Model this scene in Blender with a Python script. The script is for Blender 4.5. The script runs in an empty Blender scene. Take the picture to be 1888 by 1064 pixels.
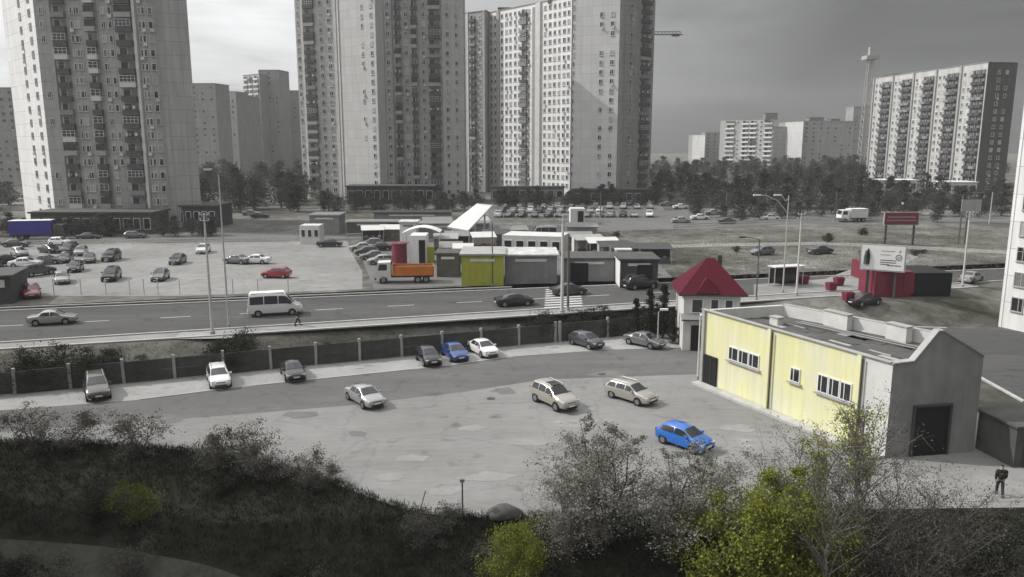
import bpy, bmesh, math, random
from mathutils import Vector, Matrix
random.seed(7)
R = math.radians
scene = bpy.context.scene
COL = scene.collection
HC = 20.6            # camera height above the near parking lot
UP = 2.2             # level of the road and everything beyond it
F = 1450.0           # focal length in photograph pixels
PITCH = math.atan(270/1450.0)
SP, CP = math.sin(PITCH), math.cos(PITCH)

# ------------------------------------------------------------------ layout helpers
def G(px, py, z=0.0):
    u, v = (px-944)/F, (532-py)/F
    d = Vector((u, CP+v*SP, -SP+v*CP))
    t = (z-HC)/d.z
    return Vector((d.x*t, d.y*t, z))
def G2(px, py): return G(px, py, UP)
def W(px, zc, zl=UP):
    return Vector(((px-944)/F*zc, (zc-(HC-zl)*SP)/CP, zl))

# ------------------------------------------------------------------ object helpers
def tag(o, label=None, cat=None, group=None, kind=None):
    if label: o['label'] = label
    if cat: o['category'] = cat
    if group: o['group'] = group
    if kind: o['kind'] = kind
    return o
def empty(name, loc, rz=0.0, label=None, cat=None, group=None):
    o = bpy.data.objects.new(name, None); COL.objects.link(o)
    o.location = loc; o.rotation_euler = (0, 0, rz); o.empty_display_size = .2
    return tag(o, label, cat, group)
def link(name, me, parent=None, loc=None, rz=0.0, paint=None):
    o = bpy.data.objects.new(name, me); COL.objects.link(o)
    if parent is not None: o.parent = parent
    if loc is not None: o.location = loc
    if rz: o.rotation_euler = (0, 0, rz)
    if paint is not None and len(o.material_slots):
        o.material_slots[0].link = 'OBJECT'; o.material_slots[0].material = paint
    return o

class MB:
    def __init__(s): s.v = []; s.f = []; s.m = []; s.uv = []; s.mats = []
    def mi(s, mat):
        if mat not in s.mats: s.mats.append(mat)
        return s.mats.index(mat)
    def face(s, pts, mat, uv=None):
        n = len(s.v); s.v.extend([tuple(p) for p in pts]); s.f.append(tuple(range(n, n+len(pts))))
        s.m.append(s.mi(mat)); s.uv.append(uv)
    def faces(s, vs, fs, mat):
        n = len(s.v); s.v.extend([tuple(p) for p in vs]); k = s.mi(mat)
        for f in fs: s.f.append(tuple(i+n for i in f)); s.m.append(k); s.uv.append(None)
    def box(s, c, d, mat, rz=0.0, M=None):
        x, y, z = d[0]/2, d[1]/2, d[2]/2
        vs = [Vector((a*x, b*y, e*z)) for e in (-1, 1) for a, b in ((-1, -1), (1, -1), (1, 1), (-1, 1))]
        rot = M if M is not None else Matrix.Rotation(rz, 3, 'Z')
        vs = [rot @ v + Vector(c) for v in vs]
        s.faces(vs, [(3, 2, 1, 0), (4, 5, 6, 7), (0, 1, 5, 4), (1, 2, 6, 5), (2, 3, 7, 6), (3, 0, 4, 7)], mat)
    def bar(s, a, b, w, h, mat):
        a, b = Vector(a), Vector(b); d = b-a; L = d.length
        q = d.to_track_quat('X', 'Z').to_matrix()
        s.box((a+b)/2, (L, w, h), mat, M=q)
    def prism(s, poly, z0, z1, mat, top=None, uv=False):
        n = len(poly)
        P0 = [Vector((p[0], p[1], z0)) for p in poly]; P1 = [Vector((p[0], p[1], z1)) for p in poly]
        for i in range(n):
            j = (i+1) % n; L = (P1[j]-P1[i]).length
            s.face([P0[i], P0[j], P1[j], P1[i]], mat, [(0, 0), (L, 0), (L, z1-z0), (0, z1-z0)])
        s.face(P1, top or mat); s.face(P0[::-1], mat)
    def tube(s, pts, rad, mat, n=6, cap=True):
        pts = [Vector(p) for p in pts]
        if not hasattr(rad, '__len__'): rad = [rad]*len(pts)
        vs = []; fs = []
        for i, p in enumerate(pts):
            d = (pts[min(i+1, len(pts)-1)]-pts[max(i-1, 0)])
            if d.length < 1e-6: d = Vector((0, 0, 1))
            d.normalize()
            a = d.cross(Vector((0, 0, 1)) if abs(d.z) < .9 else Vector((1, 0, 0))).normalized(); b = d.cross(a)
            for k in range(n):
                t = 2*math.pi*k/n; vs.append(p+(a*math.cos(t)+b*math.sin(t))*rad[i])
        for i in range(len(pts)-1):
            for k in range(n):
                k2 = (k+1) % n
                fs.append((i*n+k, (i+1)*n+k, (i+1)*n+k2, i*n+k2))
        if cap:
            fs.append(tuple(range(n))); fs.append(tuple(range((len(pts)-1)*n, len(pts)*n))[::-1])
        s.faces(vs, fs, mat)
    def add(s, o, M):
        n = len(s.v); s.v.extend([tuple(M @ Vector(p)) for p in o.v])
        for f, m, u in zip(o.f, o.m, o.uv):
            s.f.append(tuple(i+n for i in f)); s.m.append(s.mi(o.mats[m])); s.uv.append(u)
    def mesh(s, name, smooth=None):
        me = bpy.data.meshes.new(name); me.from_pydata(s.v, [], s.f)
        for m in s.mats: me.materials.append(m)
        me.polygons.foreach_set('material_index', s.m)
        if any(u is not None for u in s.uv):
            uvl = me.uv_layers.new(name='UVMap'); k = 0; buf = []
            for f, u in zip(s.f, s.uv):
                for i in range(len(f)):
                    buf.extend(u[i] if u else (0.0, 0.0))
            uvl.data.foreach_set('uv', buf)
        if smooth is not None:
            me.polygons.foreach_set('use_smooth', [True]*len(s.f)); me.set_sharp_from_angle(angle=R(smooth))
        me.update(); return me
    def build(s, name, parent=None, smooth=None, loc=None, rz=0.0):
        return link(name, s.mesh(name, smooth), parent, loc, rz)

# ------------------------------------------------------------------ materials
def nodes_of(name):
    m = bpy.data.materials.new(name); m.use_nodes = True; nt = m.node_tree
    return m, nt, nt.nodes['Principled BSDF']
def N(nt, typ, **kw):
    n = nt.nodes.new(typ)
    for k, v in kw.items():
        if k in n.inputs: n.inputs[k].default_value = v
        else: setattr(n, k, v)
    return n
def mat(name, col, rough=.85, var=.18, scale=1.5, metal=0.0, spec=.3, bump=0.0, coat=0.0, fine=None):
    m, nt, b = nodes_of(name)
    b.inputs['Roughness'].default_value = rough; b.inputs['Metallic'].default_value = metal
    b.inputs['Specular IOR Level'].default_value = spec
    if coat: b.inputs['Coat Weight'].default_value = coat; b.inputs['Coat Roughness'].default_value = .06
    if var <= 0:
        b.inputs['Base Color'].default_value = (*col, 1); return m
    tc = N(nt, 'ShaderNodeTexCoord')
    n1 = N(nt, 'ShaderNodeTexNoise', Scale=scale, Detail=6.0, Roughness=.65)
    nt.links.new(tc.outputs['Object'], n1.inputs['Vector'])
    r = N(nt, 'ShaderNodeMapRange'); r.inputs['From Min'].default_value = .25; r.inputs['From Max'].default_value = .75
    r.inputs['To Min'].default_value = 1-var; r.inputs['To Max'].default_value = 1+var
    nt.links.new(n1.outputs['Fac'], r.inputs['Value'])
    mx = N(nt, 'ShaderNodeVectorMath', operation='SCALE'); mx.inputs[0].default_value = col
    nt.links.new(r.outputs[0], mx.inputs['Scale']); nt.links.new(mx.outputs[0], b.inputs['Base Color'])
    if bump:
        bp = N(nt, 'ShaderNodeBump', Strength=bump, Distance=.05)
        nt.links.new(n1.outputs['Fac'], bp.inputs['Height']); nt.links.new(bp.outputs[0], b.inputs['Normal'])
    return m
def ground_mat(name, ramp, scale, detail_scale, rough=.95, bump=.3, speck=None, stretch=None):
    """two octaves of noise in world metres through a colour ramp"""
    m, nt, b = nodes_of(name); b.inputs['Roughness'].default_value = rough; b.inputs['Specular IOR Level'].default_value = .2
    g = N(nt, 'ShaderNodeNewGeometry'); vec = g.outputs['Position']
    if stretch:
        mp = N(nt, 'ShaderNodeMapping'); mp.inputs['Rotation'].default_value = (0, 0, stretch[0]); mp.inputs['Scale'].default_value = stretch[1]
        nt.links.new(vec, mp.inputs['Vector']); vec = mp.outputs[0]
    a = N(nt, 'ShaderNodeTexNoise', Scale=scale, Detail=5.0, Roughness=.6); c = N(nt, 'ShaderNodeTexNoise', Scale=detail_scale, Detail=8.0, Roughness=.75)
    nt.links.new(vec, a.inputs['Vector']); nt.links.new(vec, c.inputs['Vector'])
    mi = N(nt, 'ShaderNodeMix', data_type='FLOAT'); mi.inputs[0].default_value = .45
    nt.links.new(a.outputs['Fac'], mi.inputs[2]); nt.links.new(c.outputs['Fac'], mi.inputs[3])
    cr = N(nt, 'ShaderNodeValToRGB'); el = cr.color_ramp.elements
    el[0].position, el[0].color = ramp[0][0], (*ramp[0][1], 1); el[1].position, el[1].color = ramp[-1][0], (*ramp[-1][1], 1)
    for p, q in ramp[1:-1]:
        e = el.new(p); e.color = (*q, 1)
    nt.links.new(mi.outputs[0], cr.inputs['Fac']); nt.links.new(cr.outputs['Color'], b.inputs['Base Color'])
    bp = N(nt, 'ShaderNodeBump', Strength=bump, Distance=.08)
    nt.links.new(c.outputs['Fac'], bp.inputs['Height']); nt.links.new(bp.outputs[0], b.inputs['Normal'])
    return m
def panel_mat(name, col, seam, bw=3.2, rh=2.8, var=.05, rough=.85, dirt=.25):
    """precast panels: joints from a brick texture in metres (UV), uneven panels, streaky weathering"""
    m, nt, b = nodes_of(name); b.inputs['Roughness'].default_value = rough; b.inputs['Specular IOR Level'].default_value = .25
    uv = N(nt, 'ShaderNodeUVMap'); br = N(nt, 'ShaderNodeTexBrick', Scale=1.0)
    br.offset = 0.0; br.inputs['Brick Width'].default_value = bw; br.inputs['Row Height'].default_value = rh
    br.inputs['Mortar Size'].default_value = .045; br.inputs['Mortar Smooth'].default_value = .2; br.inputs['Bias'].default_value = 0
    br.inputs['Color1'].default_value = (*[c*(1-var) for c in col], 1); br.inputs['Color2'].default_value = (*[c*(1+var) for c in col], 1)
    br.inputs['Mortar'].default_value = (*seam, 1); nt.links.new(uv.outputs[0], br.inputs['Vector'])
    mp = N(nt, 'ShaderNodeMapping'); mp.inputs['Scale'].default_value = (.9, .08, 1); nt.links.new(uv.outputs[0], mp.inputs['Vector'])
    no = N(nt, 'ShaderNodeTexNoise', Scale=1.0, Detail=6.0, Roughness=.7); nt.links.new(mp.outputs[0], no.inputs['Vector'])
    r = N(nt, 'ShaderNodeMapRange'); r.inputs['From Min'].default_value = .3; r.inputs['From Max'].default_value = .7
    r.inputs['To Min'].default_value = 1-dirt; r.inputs['To Max'].default_value = 1+dirt*.4
    nt.links.new(no.outputs['Fac'], r.inputs['Value'])
    sc = N(nt, 'ShaderNodeVectorMath', operation='SCALE'); nt.links.new(br.outputs['Color'], sc.inputs[0]); nt.links.new(r.outputs[0], sc.inputs['Scale'])
    nt.links.new(sc.outputs[0], b.inputs['Base Color'])
    return m
def leaf_mat(name, c0, c1):
    m, nt, b = nodes_of(name); b.inputs['Roughness'].default_value = .7; b.inputs['Specular IOR Level'].default_value = .2
    g = N(nt, 'ShaderNodeNewGeometry'); tc = N(nt, 'ShaderNodeTexCoord')
    no = N(nt, 'ShaderNodeTexNoise', Scale=.9, Detail=3.0); nt.links.new(tc.outputs['Object'], no.inputs['Vector'])
    ad = N(nt, 'ShaderNodeMix', data_type='FLOAT'); ad.inputs[0].default_value = .5
    nt.links.new(g.outputs['Random Per Island'], ad.inputs[2]); nt.links.new(no.outputs['Fac'], ad.inputs[3])
    mx = N(nt, 'ShaderNodeMix', data_type='RGBA'); mx.inputs[6].default_value = (*c0, 1); mx.inputs[7].default_value = (*c1, 1)
    nt.links.new(ad.outputs[0], mx.inputs[0]); nt.links.new(mx.outputs[2], b.inputs['Base Color'])
    tr = N(nt, 'ShaderNodeBsdfTranslucent'); nt.links.new(mx.outputs[2], tr.inputs['Color'])
    ms = N(nt, 'ShaderNodeMixShader'); ms.inputs[0].default_value = .25
    out = nt.nodes['Material Output']; nt.links.new(b.outputs[0], ms.inputs[1]); nt.links.new(tr.outputs[0], ms.inputs[2]); nt.links.new(ms.outputs[0], out.inputs[0])
    return m

M = {}
M['conc'] = mat('concrete', (.34, .335, .32), scale=.8, var=.2, bump=.15)
M['conc_dark'] = mat('dark_concrete', (.085, .084, .08), scale=.9, var=.3, bump=.2)
M['kerb'] = mat('kerb_stone', (.42, .415, .40), scale=1.2, var=.2)
M['white'] = mat('white_paint', (.74, .74, .73), rough=.6, scale=1.0, var=.08)
M['offwhite'] = mat('dirty_white_render', (.58, .575, .55), rough=.8, scale=.7, var=.15)
M['grey'] = mat('grey_metal_sheet', (.22, .22, .22), rough=.6, scale=.6, var=.2)
M['dgrey'] = mat('dark_grey_metal', (.06, .06, .062), rough=.6, var=.2)
M['black'] = mat('black_plastic', (.012, .012, .013), rough=.6, var=0)
M['rubber'] = mat('tyre_rubber', (.016, .016, .016), rough=.85, var=0)
M['alloy'] = mat('wheel_alloy', (.42, .42, .43), rough=.35, metal=.8, var=0)
M['steel'] = mat('galvanised_steel', (.5, .5, .5), rough=.5, metal=.3, var=.12, scale=3)
M['polec'] = mat('pole_concrete', (.55, .545, .53), rough=.85, var=.15, scale=2)
M['poled'] = mat('pole_dark_steel', (.12, .12, .12), rough=.6, var=.15, scale=2)
M['glass'] = mat('window_glass', (.02, .022, .025), rough=.08, var=0, spec=.6)
M['glassl'] = mat('window_glass_curtain', (.16, .16, .155), rough=.15, var=.4, scale=2, spec=.6)
M['carglass'] = mat('car_glass', (.028, .030, .033), rough=.05, var=0, spec=.7)
M['headlamp'] = mat('headlamp_lens', (.6, .6, .6), rough=.1, var=0, spec=.8, metal=.3)
M['taillamp'] = mat('tail_lamp_lens', (.25, .015, .015), rough=.15, var=0, spec=.6)
M['plate'] = mat('number_plate_white', (.7, .7, .7), rough=.5, var=0)
M['red'] = mat('red_paint', (.17, .028, .045), rough=.6, var=.2, scale=1)
M['orange'] = mat('orange_paint', (.52, .17, .03), rough=.55, var=.2, scale=1)
M['yelgreen'] = mat('olive_yellow_sheet', (.38, .385, .06), rough=.7, var=.12, scale=.8)
def weathered(name, c0, c1, sc=.5):
    m, nt, b = nodes_of(name); b.inputs['Roughness'].default_value = .9
    tc = N(nt, 'ShaderNodeTexCoord'); mp = N(nt, 'ShaderNodeMapping'); mp.inputs['Scale'].default_value = (1, 1, .8); nt.links.new(tc.outputs['Object'], mp.inputs[0])
    n1 = N(nt, 'ShaderNodeTexNoise', Scale=sc, Detail=5.0, Roughness=.6); nt.links.new(mp.outputs[0], n1.inputs['Vector'])
    cr = N(nt, 'ShaderNodeValToRGB'); cr.color_ramp.elements[0].position = .36; cr.color_ramp.elements[1].position = .64; cr.color_ramp.elements[0].color = (*c0, 1); cr.color_ramp.elements[1].color = (*c1, 1); nt.links.new(n1.outputs['Fac'], cr.inputs[0])
    mp2 = N(nt, 'ShaderNodeMapping'); mp2.inputs['Scale'].default_value = (2.2, 2.2, .12); nt.links.new(tc.outputs['Object'], mp2.inputs[0])
    n2 = N(nt, 'ShaderNodeTexNoise', Scale=1.0, Detail=6.0, Roughness=.7); nt.links.new(mp2.outputs[0], n2.inputs['Vector'])
    r = N(nt, 'ShaderNodeMapRange'); r.inputs['From Min'].default_value = .35; r.inputs['From Max'].default_value = .7; r.inputs['To Min'].default_value = 1.03; r.inputs['To Max'].default_value = .86; nt.links.new(n2.outputs['Fac'], r.inputs['Value'])
    sc_ = N(nt, 'ShaderNodeVectorMath', operation='SCALE'); nt.links.new(cr.outputs[0], sc_.inputs[0]); nt.links.new(r.outputs[0], sc_.inputs['Scale']); nt.links.new(sc_.outputs[0], b.inputs['Base Color'])
    return m
M['cream'] = weathered('yellow_render_weathered', (.72, .70, .37), (.69, .675, .51), .34)
M['rooffelt'] = mat('roofing_felt', (.085, .084, .08), rough=.95, var=.4, scale=.5, bump=.2)
M['window_white'] = mat('window_frame_white', (.70, .70, .69), rough=.5, var=0)
M['bark'] = mat('tree_bark', (.10, .085, .07), rough=.95, var=.3, scale=4)
M['barkl'] = mat('pale_bark', (.20, .185, .165), rough=.95, var=.3, scale=4)
M['twig'] = mat('twigs', (.085, .075, .062), rough=.95, var=.3, scale=2)
M['skin'] = mat('skin', (.45, .28, .2), rough=.6, var=0)
M['hair'] = mat('hair', (.02, .015, .012), rough=.7, var=0)
M['cloth'] = mat('dark_cloth', (.02, .02, .022), rough=.9, var=.2, scale=6)
M['jeans'] = mat('dark_jeans', (.03, .03, .036), rough=.9, var=.2, scale=6)
M['roofw'] = weathered('stained_white_roof', (.62, .615, .60), (.40, .397, .385), .7)
M['leaf_olive_shade'] = leaf_mat('shade_toned_olive_leaves', (.06, .075, .008), (.16, .185, .026))  # olive leaves darkened in colour for the bush in the slope's shade
M['leaf_olive'] = leaf_mat('olive_spring_leaves', (.10, .115, .012), (.26, .28, .05))
M['leaf_bud'] = leaf_mat('pale_budding_leaves', (.075, .075, .06), (.36, .355, .31))
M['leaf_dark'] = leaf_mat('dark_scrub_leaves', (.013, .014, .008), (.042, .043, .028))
M['leaf_grey'] = leaf_mat('grey_brown_scrub', (.052, .050, .041), (.155, .15, .127))
M['leaf_yel'] = leaf_mat('yellow_green_leaves', (.20, .22, .04), (.42, .44, .12))
M['leaf_far'] = leaf_mat('far_tree_twigs', (.036, .037, .031), (.085, .085, .072))

# tile roof
def tile_mat():
    m, nt, b = nodes_of('red_metal_tiles'); b.inputs['Roughness'].default_value = .8; b.inputs['Specular IOR Level'].default_value = .1
    g = N(nt, 'ShaderNodeTexCoord'); w = N(nt, 'ShaderNodeTexWave', Scale=2.2, Distortion=.6, Detail=2.0); w.bands_direction = 'Z'
    nt.links.new(g.outputs['Object'], w.inputs['Vector'])
    cr = N(nt, 'ShaderNodeValToRGB'); cr.color_ramp.elements[0].color = (.055, .008, .014, 1); cr.color_ramp.elements[1].color = (.115, .014, .028, 1)
    nt.links.new(w.outputs['Fac'], cr.inputs[0]); nt.links.new(cr.outputs[0], b.inputs['Base Color'])
    return m
M['tiles'] = tile_mat()
PAINT = {}
def paint(name, col, metal=.0, rough=.28):
    PAINT[name] = mat('car_paint_'+name, col, rough=rough, metal=metal, var=0, spec=.5, coat=.7); return PAINT[name]
paint('white', (.72, .72, .71)); paint('silver', (.36, .36, .355), .35); paint('beige', (.38, .36, .32), .3)
paint('dark_grey', (.07, .07, .075), .3); paint('mid_grey', (.17, .17, .175), .35); paint('black', (.010, .010, .011))
paint('bright_blue', (.015, .13, .48)); paint('navy_blue', (.012, .05, .22)); paint('red', (.30, .02, .03)); paint('violet_blue', (.06, .05, .28))
paint('brown_grey', (.10, .09, .08), .2)

# ------------------------------------------------------------------ camera, sun, sky
cam = bpy.data.cameras.new('camera'); co = bpy.data.objects.new('camera', cam); COL.objects.link(co)
co.location = (0, 0, HC); co.rotation_euler = (math.pi/2-PITCH, 0, 0)
cam.sensor_width = 36; cam.lens = 36*F/1888; cam.clip_end = 20000; cam.clip_start = .5
scene.camera = co
SUN_EL, SUN_AZ = 40.0, 12.0          # azimuth: degrees beyond due left of the view
sdir = Vector((-math.cos(R(SUN_EL))*math.cos(R(SUN_AZ)), math.cos(R(SUN_EL))*math.sin(R(SUN_AZ)), math.sin(R(SUN_EL))))
sl = bpy.data.lights.new('sun', 'SUN'); sl.energy = 3.25; sl.angle = R(.6); sl.color = (1, .975, .93)
so = bpy.data.objects.new('sun', sl); COL.objects.link(so); so.rotation_euler = sdir.to_track_quat('Z', 'Y').to_euler(); so.location = (-60, 0, 80)

w = bpy.data.worlds.new('World'); scene.world = w; w.use_nodes = True
nt = w.node_tree; nt.nodes.clear()
out = N(nt, 'ShaderNodeOutputWorld'); sky = N(nt, 'ShaderNodeTexSky', sky_type='NISHITA')
sky.sun_disc = False; sky.sun_elevation = R(SUN_EL); sky.sun_rotation = math.atan2(sdir.x, sdir.y); sky.air_density = 1.2; sky.dust_density = 3.0
hs = N(nt, 'ShaderNodeHueSaturation'); hs.inputs['Saturation'].default_value = .12; nt.links.new(sky.outputs[0], hs.inputs['Color'])
bg1 = N(nt, 'ShaderNodeBackground', Strength=.05); nt.links.new(hs.outputs[0], bg1.inputs['Color'])
tc = N(nt, 'ShaderNodeTexCoord')
dt = N(nt, 'ShaderNodeVectorMath', operation='DOT_PRODUCT'); nt.links.new(tc.outputs['Generated'], dt.inputs[0]); dt.inputs[1].default_value = tuple(sdir)
glow = N(nt, 'ShaderNodeMapRange'); glow.inputs['From Min'].default_value = -.05; glow.inputs['From Max'].default_value = .75
glow.inputs['To Min'].default_value = .155; glow.inputs['To Max'].default_value = .80; nt.links.new(dt.outputs['Value'], glow.inputs['Value'])
mp = N(nt, 'ShaderNodeMapping'); mp.inputs['Scale'].default_value = (2.2, 2.2, 11.0); mp.inputs['Location'].default_value = (3.1, 1.3, .4)
nt.links.new(tc.outputs['Generated'], mp.inputs['Vector'])
cn = N(nt, 'ShaderNodeTexNoise', Scale=1.3, Detail=7.0, Roughness=.52, Distortion=.35); nt.links.new(mp.outputs[0], cn.inputs['Vector'])
cm = N(nt, 'ShaderNodeMapRange'); cm.inputs['From Min'].default_value = .38; cm.inputs['From Max'].default_value = .62
cm.inputs['To Min'].default_value = .80; cm.inputs['To Max'].default_value = 1.20; nt.links.new(cn.outputs['Fac'], cm.inputs['Value'])
sx = N(nt, 'ShaderNodeSeparateXYZ'); nt.links.new(tc.outputs['Generated'], sx.inputs[0])
zn = N(nt, 'ShaderNodeMapRange'); zn.inputs['From Min'].default_value = .0; zn.inputs['From Max'].default_value = 1.0; zn.inputs['To Min'].default_value = .9; zn.inputs['To Max'].default_value = 2.9; nt.links.new(sx.outputs['Z'], zn.inputs['Value'])
cz = N(nt, 'ShaderNodeMath', operation='MULTIPLY'); nt.links.new(glow.outputs[0], cz.inputs[0]); nt.links.new(zn.outputs[0], cz.inputs[1])
cs = N(nt, 'ShaderNodeMath', operation='MULTIPLY'); nt.links.new(cz.outputs[0], cs.inputs[0]); nt.links.new(cm.outputs[0], cs.inputs[1])
bg2 = N(nt, 'ShaderNodeBackground'); bg2.inputs['Color'].default_value = (.985, .99, 1.0, 1); 
def sky_patch(src, px, py, r0, r1, gain):      # a brighter break or a darker bank of cloud in one direction of the sky, ragged by the cloud noise
    u, v = (px-944)/F, (532-py)/F; dv = Vector((u, CP+v*SP, -SP+v*CP)).normalized()
    d_ = N(nt, 'ShaderNodeVectorMath', operation='DOT_PRODUCT'); nt.links.new(tc.outputs['Generated'], d_.inputs[0]); d_.inputs[1].default_value = tuple(dv)
    j = N(nt, 'ShaderNodeMath', operation='MULTIPLY_ADD'); nt.links.new(cn.outputs['Fac'], j.inputs[0]); j.inputs[1].default_value = .09; nt.links.new(d_.outputs['Value'], j.inputs[2])
    k_ = N(nt, 'ShaderNodeMapRange', interpolation_type='SMOOTHSTEP'); k_.inputs['From Min'].default_value = math.cos(R(r1))+.045; k_.inputs['From Max'].default_value = math.cos(R(r0))+.045
    k_.inputs['To Min'].default_value = 1.0; k_.inputs['To Max'].default_value = gain; nt.links.new(j.outputs[0], k_.inputs['Value'])
    m_ = N(nt, 'ShaderNodeMath', operation='MULTIPLY'); nt.links.new(src, m_.inputs[0]); nt.links.new(k_.outputs[0], m_.inputs[1]); return m_.outputs[0]
so_ = sky_patch(cs.outputs[0], 385, 10, 4, 9, 1.4); so_ = sky_patch(so_, 1800, 40, 4, 12, .72); so_ = sky_patch(so_, -40, 100, 3, 10, 1.3)
nt.links.new(so_, bg2.inputs['Strength'])
ms = N(nt, 'ShaderNodeMixShader'); ms.inputs[0].default_value = .86
nt.links.new(bg1.outputs[0], ms.inputs[1]); nt.links.new(bg2.outputs[0], ms.inputs[2]); nt.links.new(ms.outputs[0], out.inputs['Surface'])
scene.view_settings.view_transform = 'Standard'; scene.view_settings.look = 'None'; scene.view_settings.exposure = 0; scene.view_settings.gamma = 1

# ------------------------------------------------------------------ terrain
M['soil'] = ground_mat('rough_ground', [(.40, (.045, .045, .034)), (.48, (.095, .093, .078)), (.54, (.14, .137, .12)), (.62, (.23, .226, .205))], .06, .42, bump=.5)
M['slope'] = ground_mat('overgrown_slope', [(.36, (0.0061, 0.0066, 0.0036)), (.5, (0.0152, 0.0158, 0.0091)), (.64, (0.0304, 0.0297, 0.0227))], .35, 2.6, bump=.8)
M['lot'] = ground_mat('worn_concrete_lot', [(.38, (0.1857, 0.1841, 0.1778)), (.52, (0.2251, 0.2236, 0.2173)), (.60, (0.2489, 0.2465, 0.2409)), (.68, (0.3634, 0.3595, 0.3516))], .16, 1.3, bump=.15, stretch=(R(-8), (.55, 1.6, 1)))
def wear(m, crack=.35, stain=.5, sc=.22):
    nt = m.node_tree; b = nt.nodes['Principled BSDF']; src = b.inputs['Base Color'].links[0].from_socket
    g = N(nt, 'ShaderNodeNewGeometry')
    wn = N(nt, 'ShaderNodeTexNoise', Scale=.8, Detail=4.0); nt.links.new(g.outputs['Position'], wn.inputs['Vector'])
    wv = N(nt, 'ShaderNodeVectorMath', operation='MULTIPLY_ADD'); nt.links.new(wn.outputs['Color'], wv.inputs[0]); wv.inputs[1].default_value = (1.6, 1.6, 0); nt.links.new(g.outputs['Position'], wv.inputs[2])
    vo = N(nt, 'ShaderNodeTexVoronoi', Scale=sc, feature='DISTANCE_TO_EDGE'); nt.links.new(wv.outputs[0], vo.inputs['Vector'])
    r1 = N(nt, 'ShaderNodeMapRange'); r1.inputs['From Min'].default_value = .0; r1.inputs['From Max'].default_value = .016; r1.inputs['To Min'].default_value = 1-crack; r1.inputs['To Max'].default_value = 1; nt.links.new(vo.outputs['Distance'], r1.inputs['Value'])
    sn = N(nt, 'ShaderNodeTexNoise', Scale=.55, Detail=3.0, Roughness=.5); nt.links.new(g.outputs['Position'], sn.inputs['Vector'])
    r2 = N(nt, 'ShaderNodeMapRange'); r2.inputs['From Min'].default_value = .60; r2.inputs['From Max'].default_value = .76; r2.inputs['To Min'].default_value = 1; r2.inputs['To Max'].default_value = 1-stain; nt.links.new(sn.outputs['Fac'], r2.inputs['Value'])
    mu = N(nt, 'ShaderNodeMath', operation='MULTIPLY'); nt.links.new(r1.outputs[0], mu.inputs[0]); nt.links.new(r2.outputs[0], mu.inputs[1])
    sc_ = N(nt, 'ShaderNodeVectorMath', operation='SCALE'); nt.links.new(src, sc_.inputs[0]); nt.links.new(mu.outputs[0], sc_.inputs['Scale']); nt.links.new(sc_.outputs[0], b.inputs['Base Color'])
wear(M['lot'], .13, .40, .13)
M['lane'] = ground_mat('lane_asphalt', [(.36, (0.1023, 0.1016, 0.0990)), (.52, (0.1287, 0.1274, 0.1241)), (.66, (0.1551, 0.1531, 0.1492))], .22, 1.8, bump=.12, stretch=(R(-17), (.3, 1.4, 1)))
M['strip'] = ground_mat('dusty_parking_strip', [(.36, (0.2565, 0.2546, 0.2451)), (.52, (0.3135, 0.3106, 0.3002)), (.66, (0.3705, 0.3676, 0.3562))], .25, 1.9, bump=.12)
M['farlot'] = ground_mat('far_lot_concrete', [(.38, (0.1850, 0.1835, 0.1776)), (.52, (0.2368, 0.2346, 0.2279)), (.66, (0.3108, 0.3071, 0.2960))], .06, .5, bump=.1)
M['asphalt'] = ground_mat('road_asphalt', [(.36, (0.0609, 0.0609, 0.0603)), (.52, (0.0812, 0.0806, 0.0795)), (.66, (0.1044, 0.1032, 0.1015))], .12, 1.6, bump=.1, stretch=(R(-16), (.15, 1.3, 1)))
M['asphalt2'] = ground_mat('far_road_asphalt', [(.36, (0.1080, 0.1073, 0.1051)), (.66, (0.1728, 0.1714, 0.1670))], .05, .5, bump=.1)
M['paving'] = ground_mat('path_paving', [(.36, (0.1870, 0.1853, 0.1785)), (.66, (0.3060, 0.3017, 0.2890))], .3, 2.2, bump=.15)
wear(M['lane'], .15, .4, .17); wear(M['strip'], .2, .45, .4); wear(M['asphalt'], .25, .3, .18); wear(M['farlot'], .15, .35, .12)
M['dirt'] = ground_mat('trodden_dirt', [(.36, (0.0279, 0.0273, 0.0211)), (.5, (0.0527, 0.0515, 0.0434)), (.64, (0.0775, 0.0756, 0.0670))], .5, 3.0, bump=.5)
M['mark'] = mat('road_marking', (.55, .55, .54), var=.3, scale=3)

fa, fb = G(75, 722), G(990, 634)
fdir = (fb-fa).normalized(); fnor = Vector((-fdir.y, fdir.x, 0))      # pointing beyond the fence
def smooth(t): t = max(0, min(1, t)); return t*t*(3-2*t)
crest_px = [(-900, 812), (-300, 812), (0, 815), (150, 817), (300, 826), (450, 846), (590, 882), (700, 924), (770, 946), (850, 953), (950, 956), (1150, 952), (1330, 946), (1500, 942), (1700, 938), (1888, 936), (2300, 930)]
crest = [G(a, b) for a, b in crest_px]
def crest_y(x):
    if x <= crest[0].x: return crest[0].y
    for a, b in zip(crest, crest[1:]):
        if a.x <= x <= b.x:
            t = (x-a.x)/(b.x-a.x); return a.y+(b.y-a.y)*t
    return crest[-1].y
def bank_y(x):
    f = lambda q: fa.y+(q-fa.x)*fdir.y/fdir.x
    return f(x) if x < 14 else f(14)+.08*(x-14)
def hz(x, y):
    d = (y-bank_y(x))*.93
    z = UP*smooth((d-.35)/6.0)
    k = crest_y(x)-y
    if k > 0: z -= 4.6*smooth(k/13.0)+.35*min(1, k/.6)*smooth(k/.6)
    return z
xs = [-1500, -800, -400, -160]+[-110+i*1.1 for i in range(201)]+[160, 400, 800, 1500]
tv = []; tf = []
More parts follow.
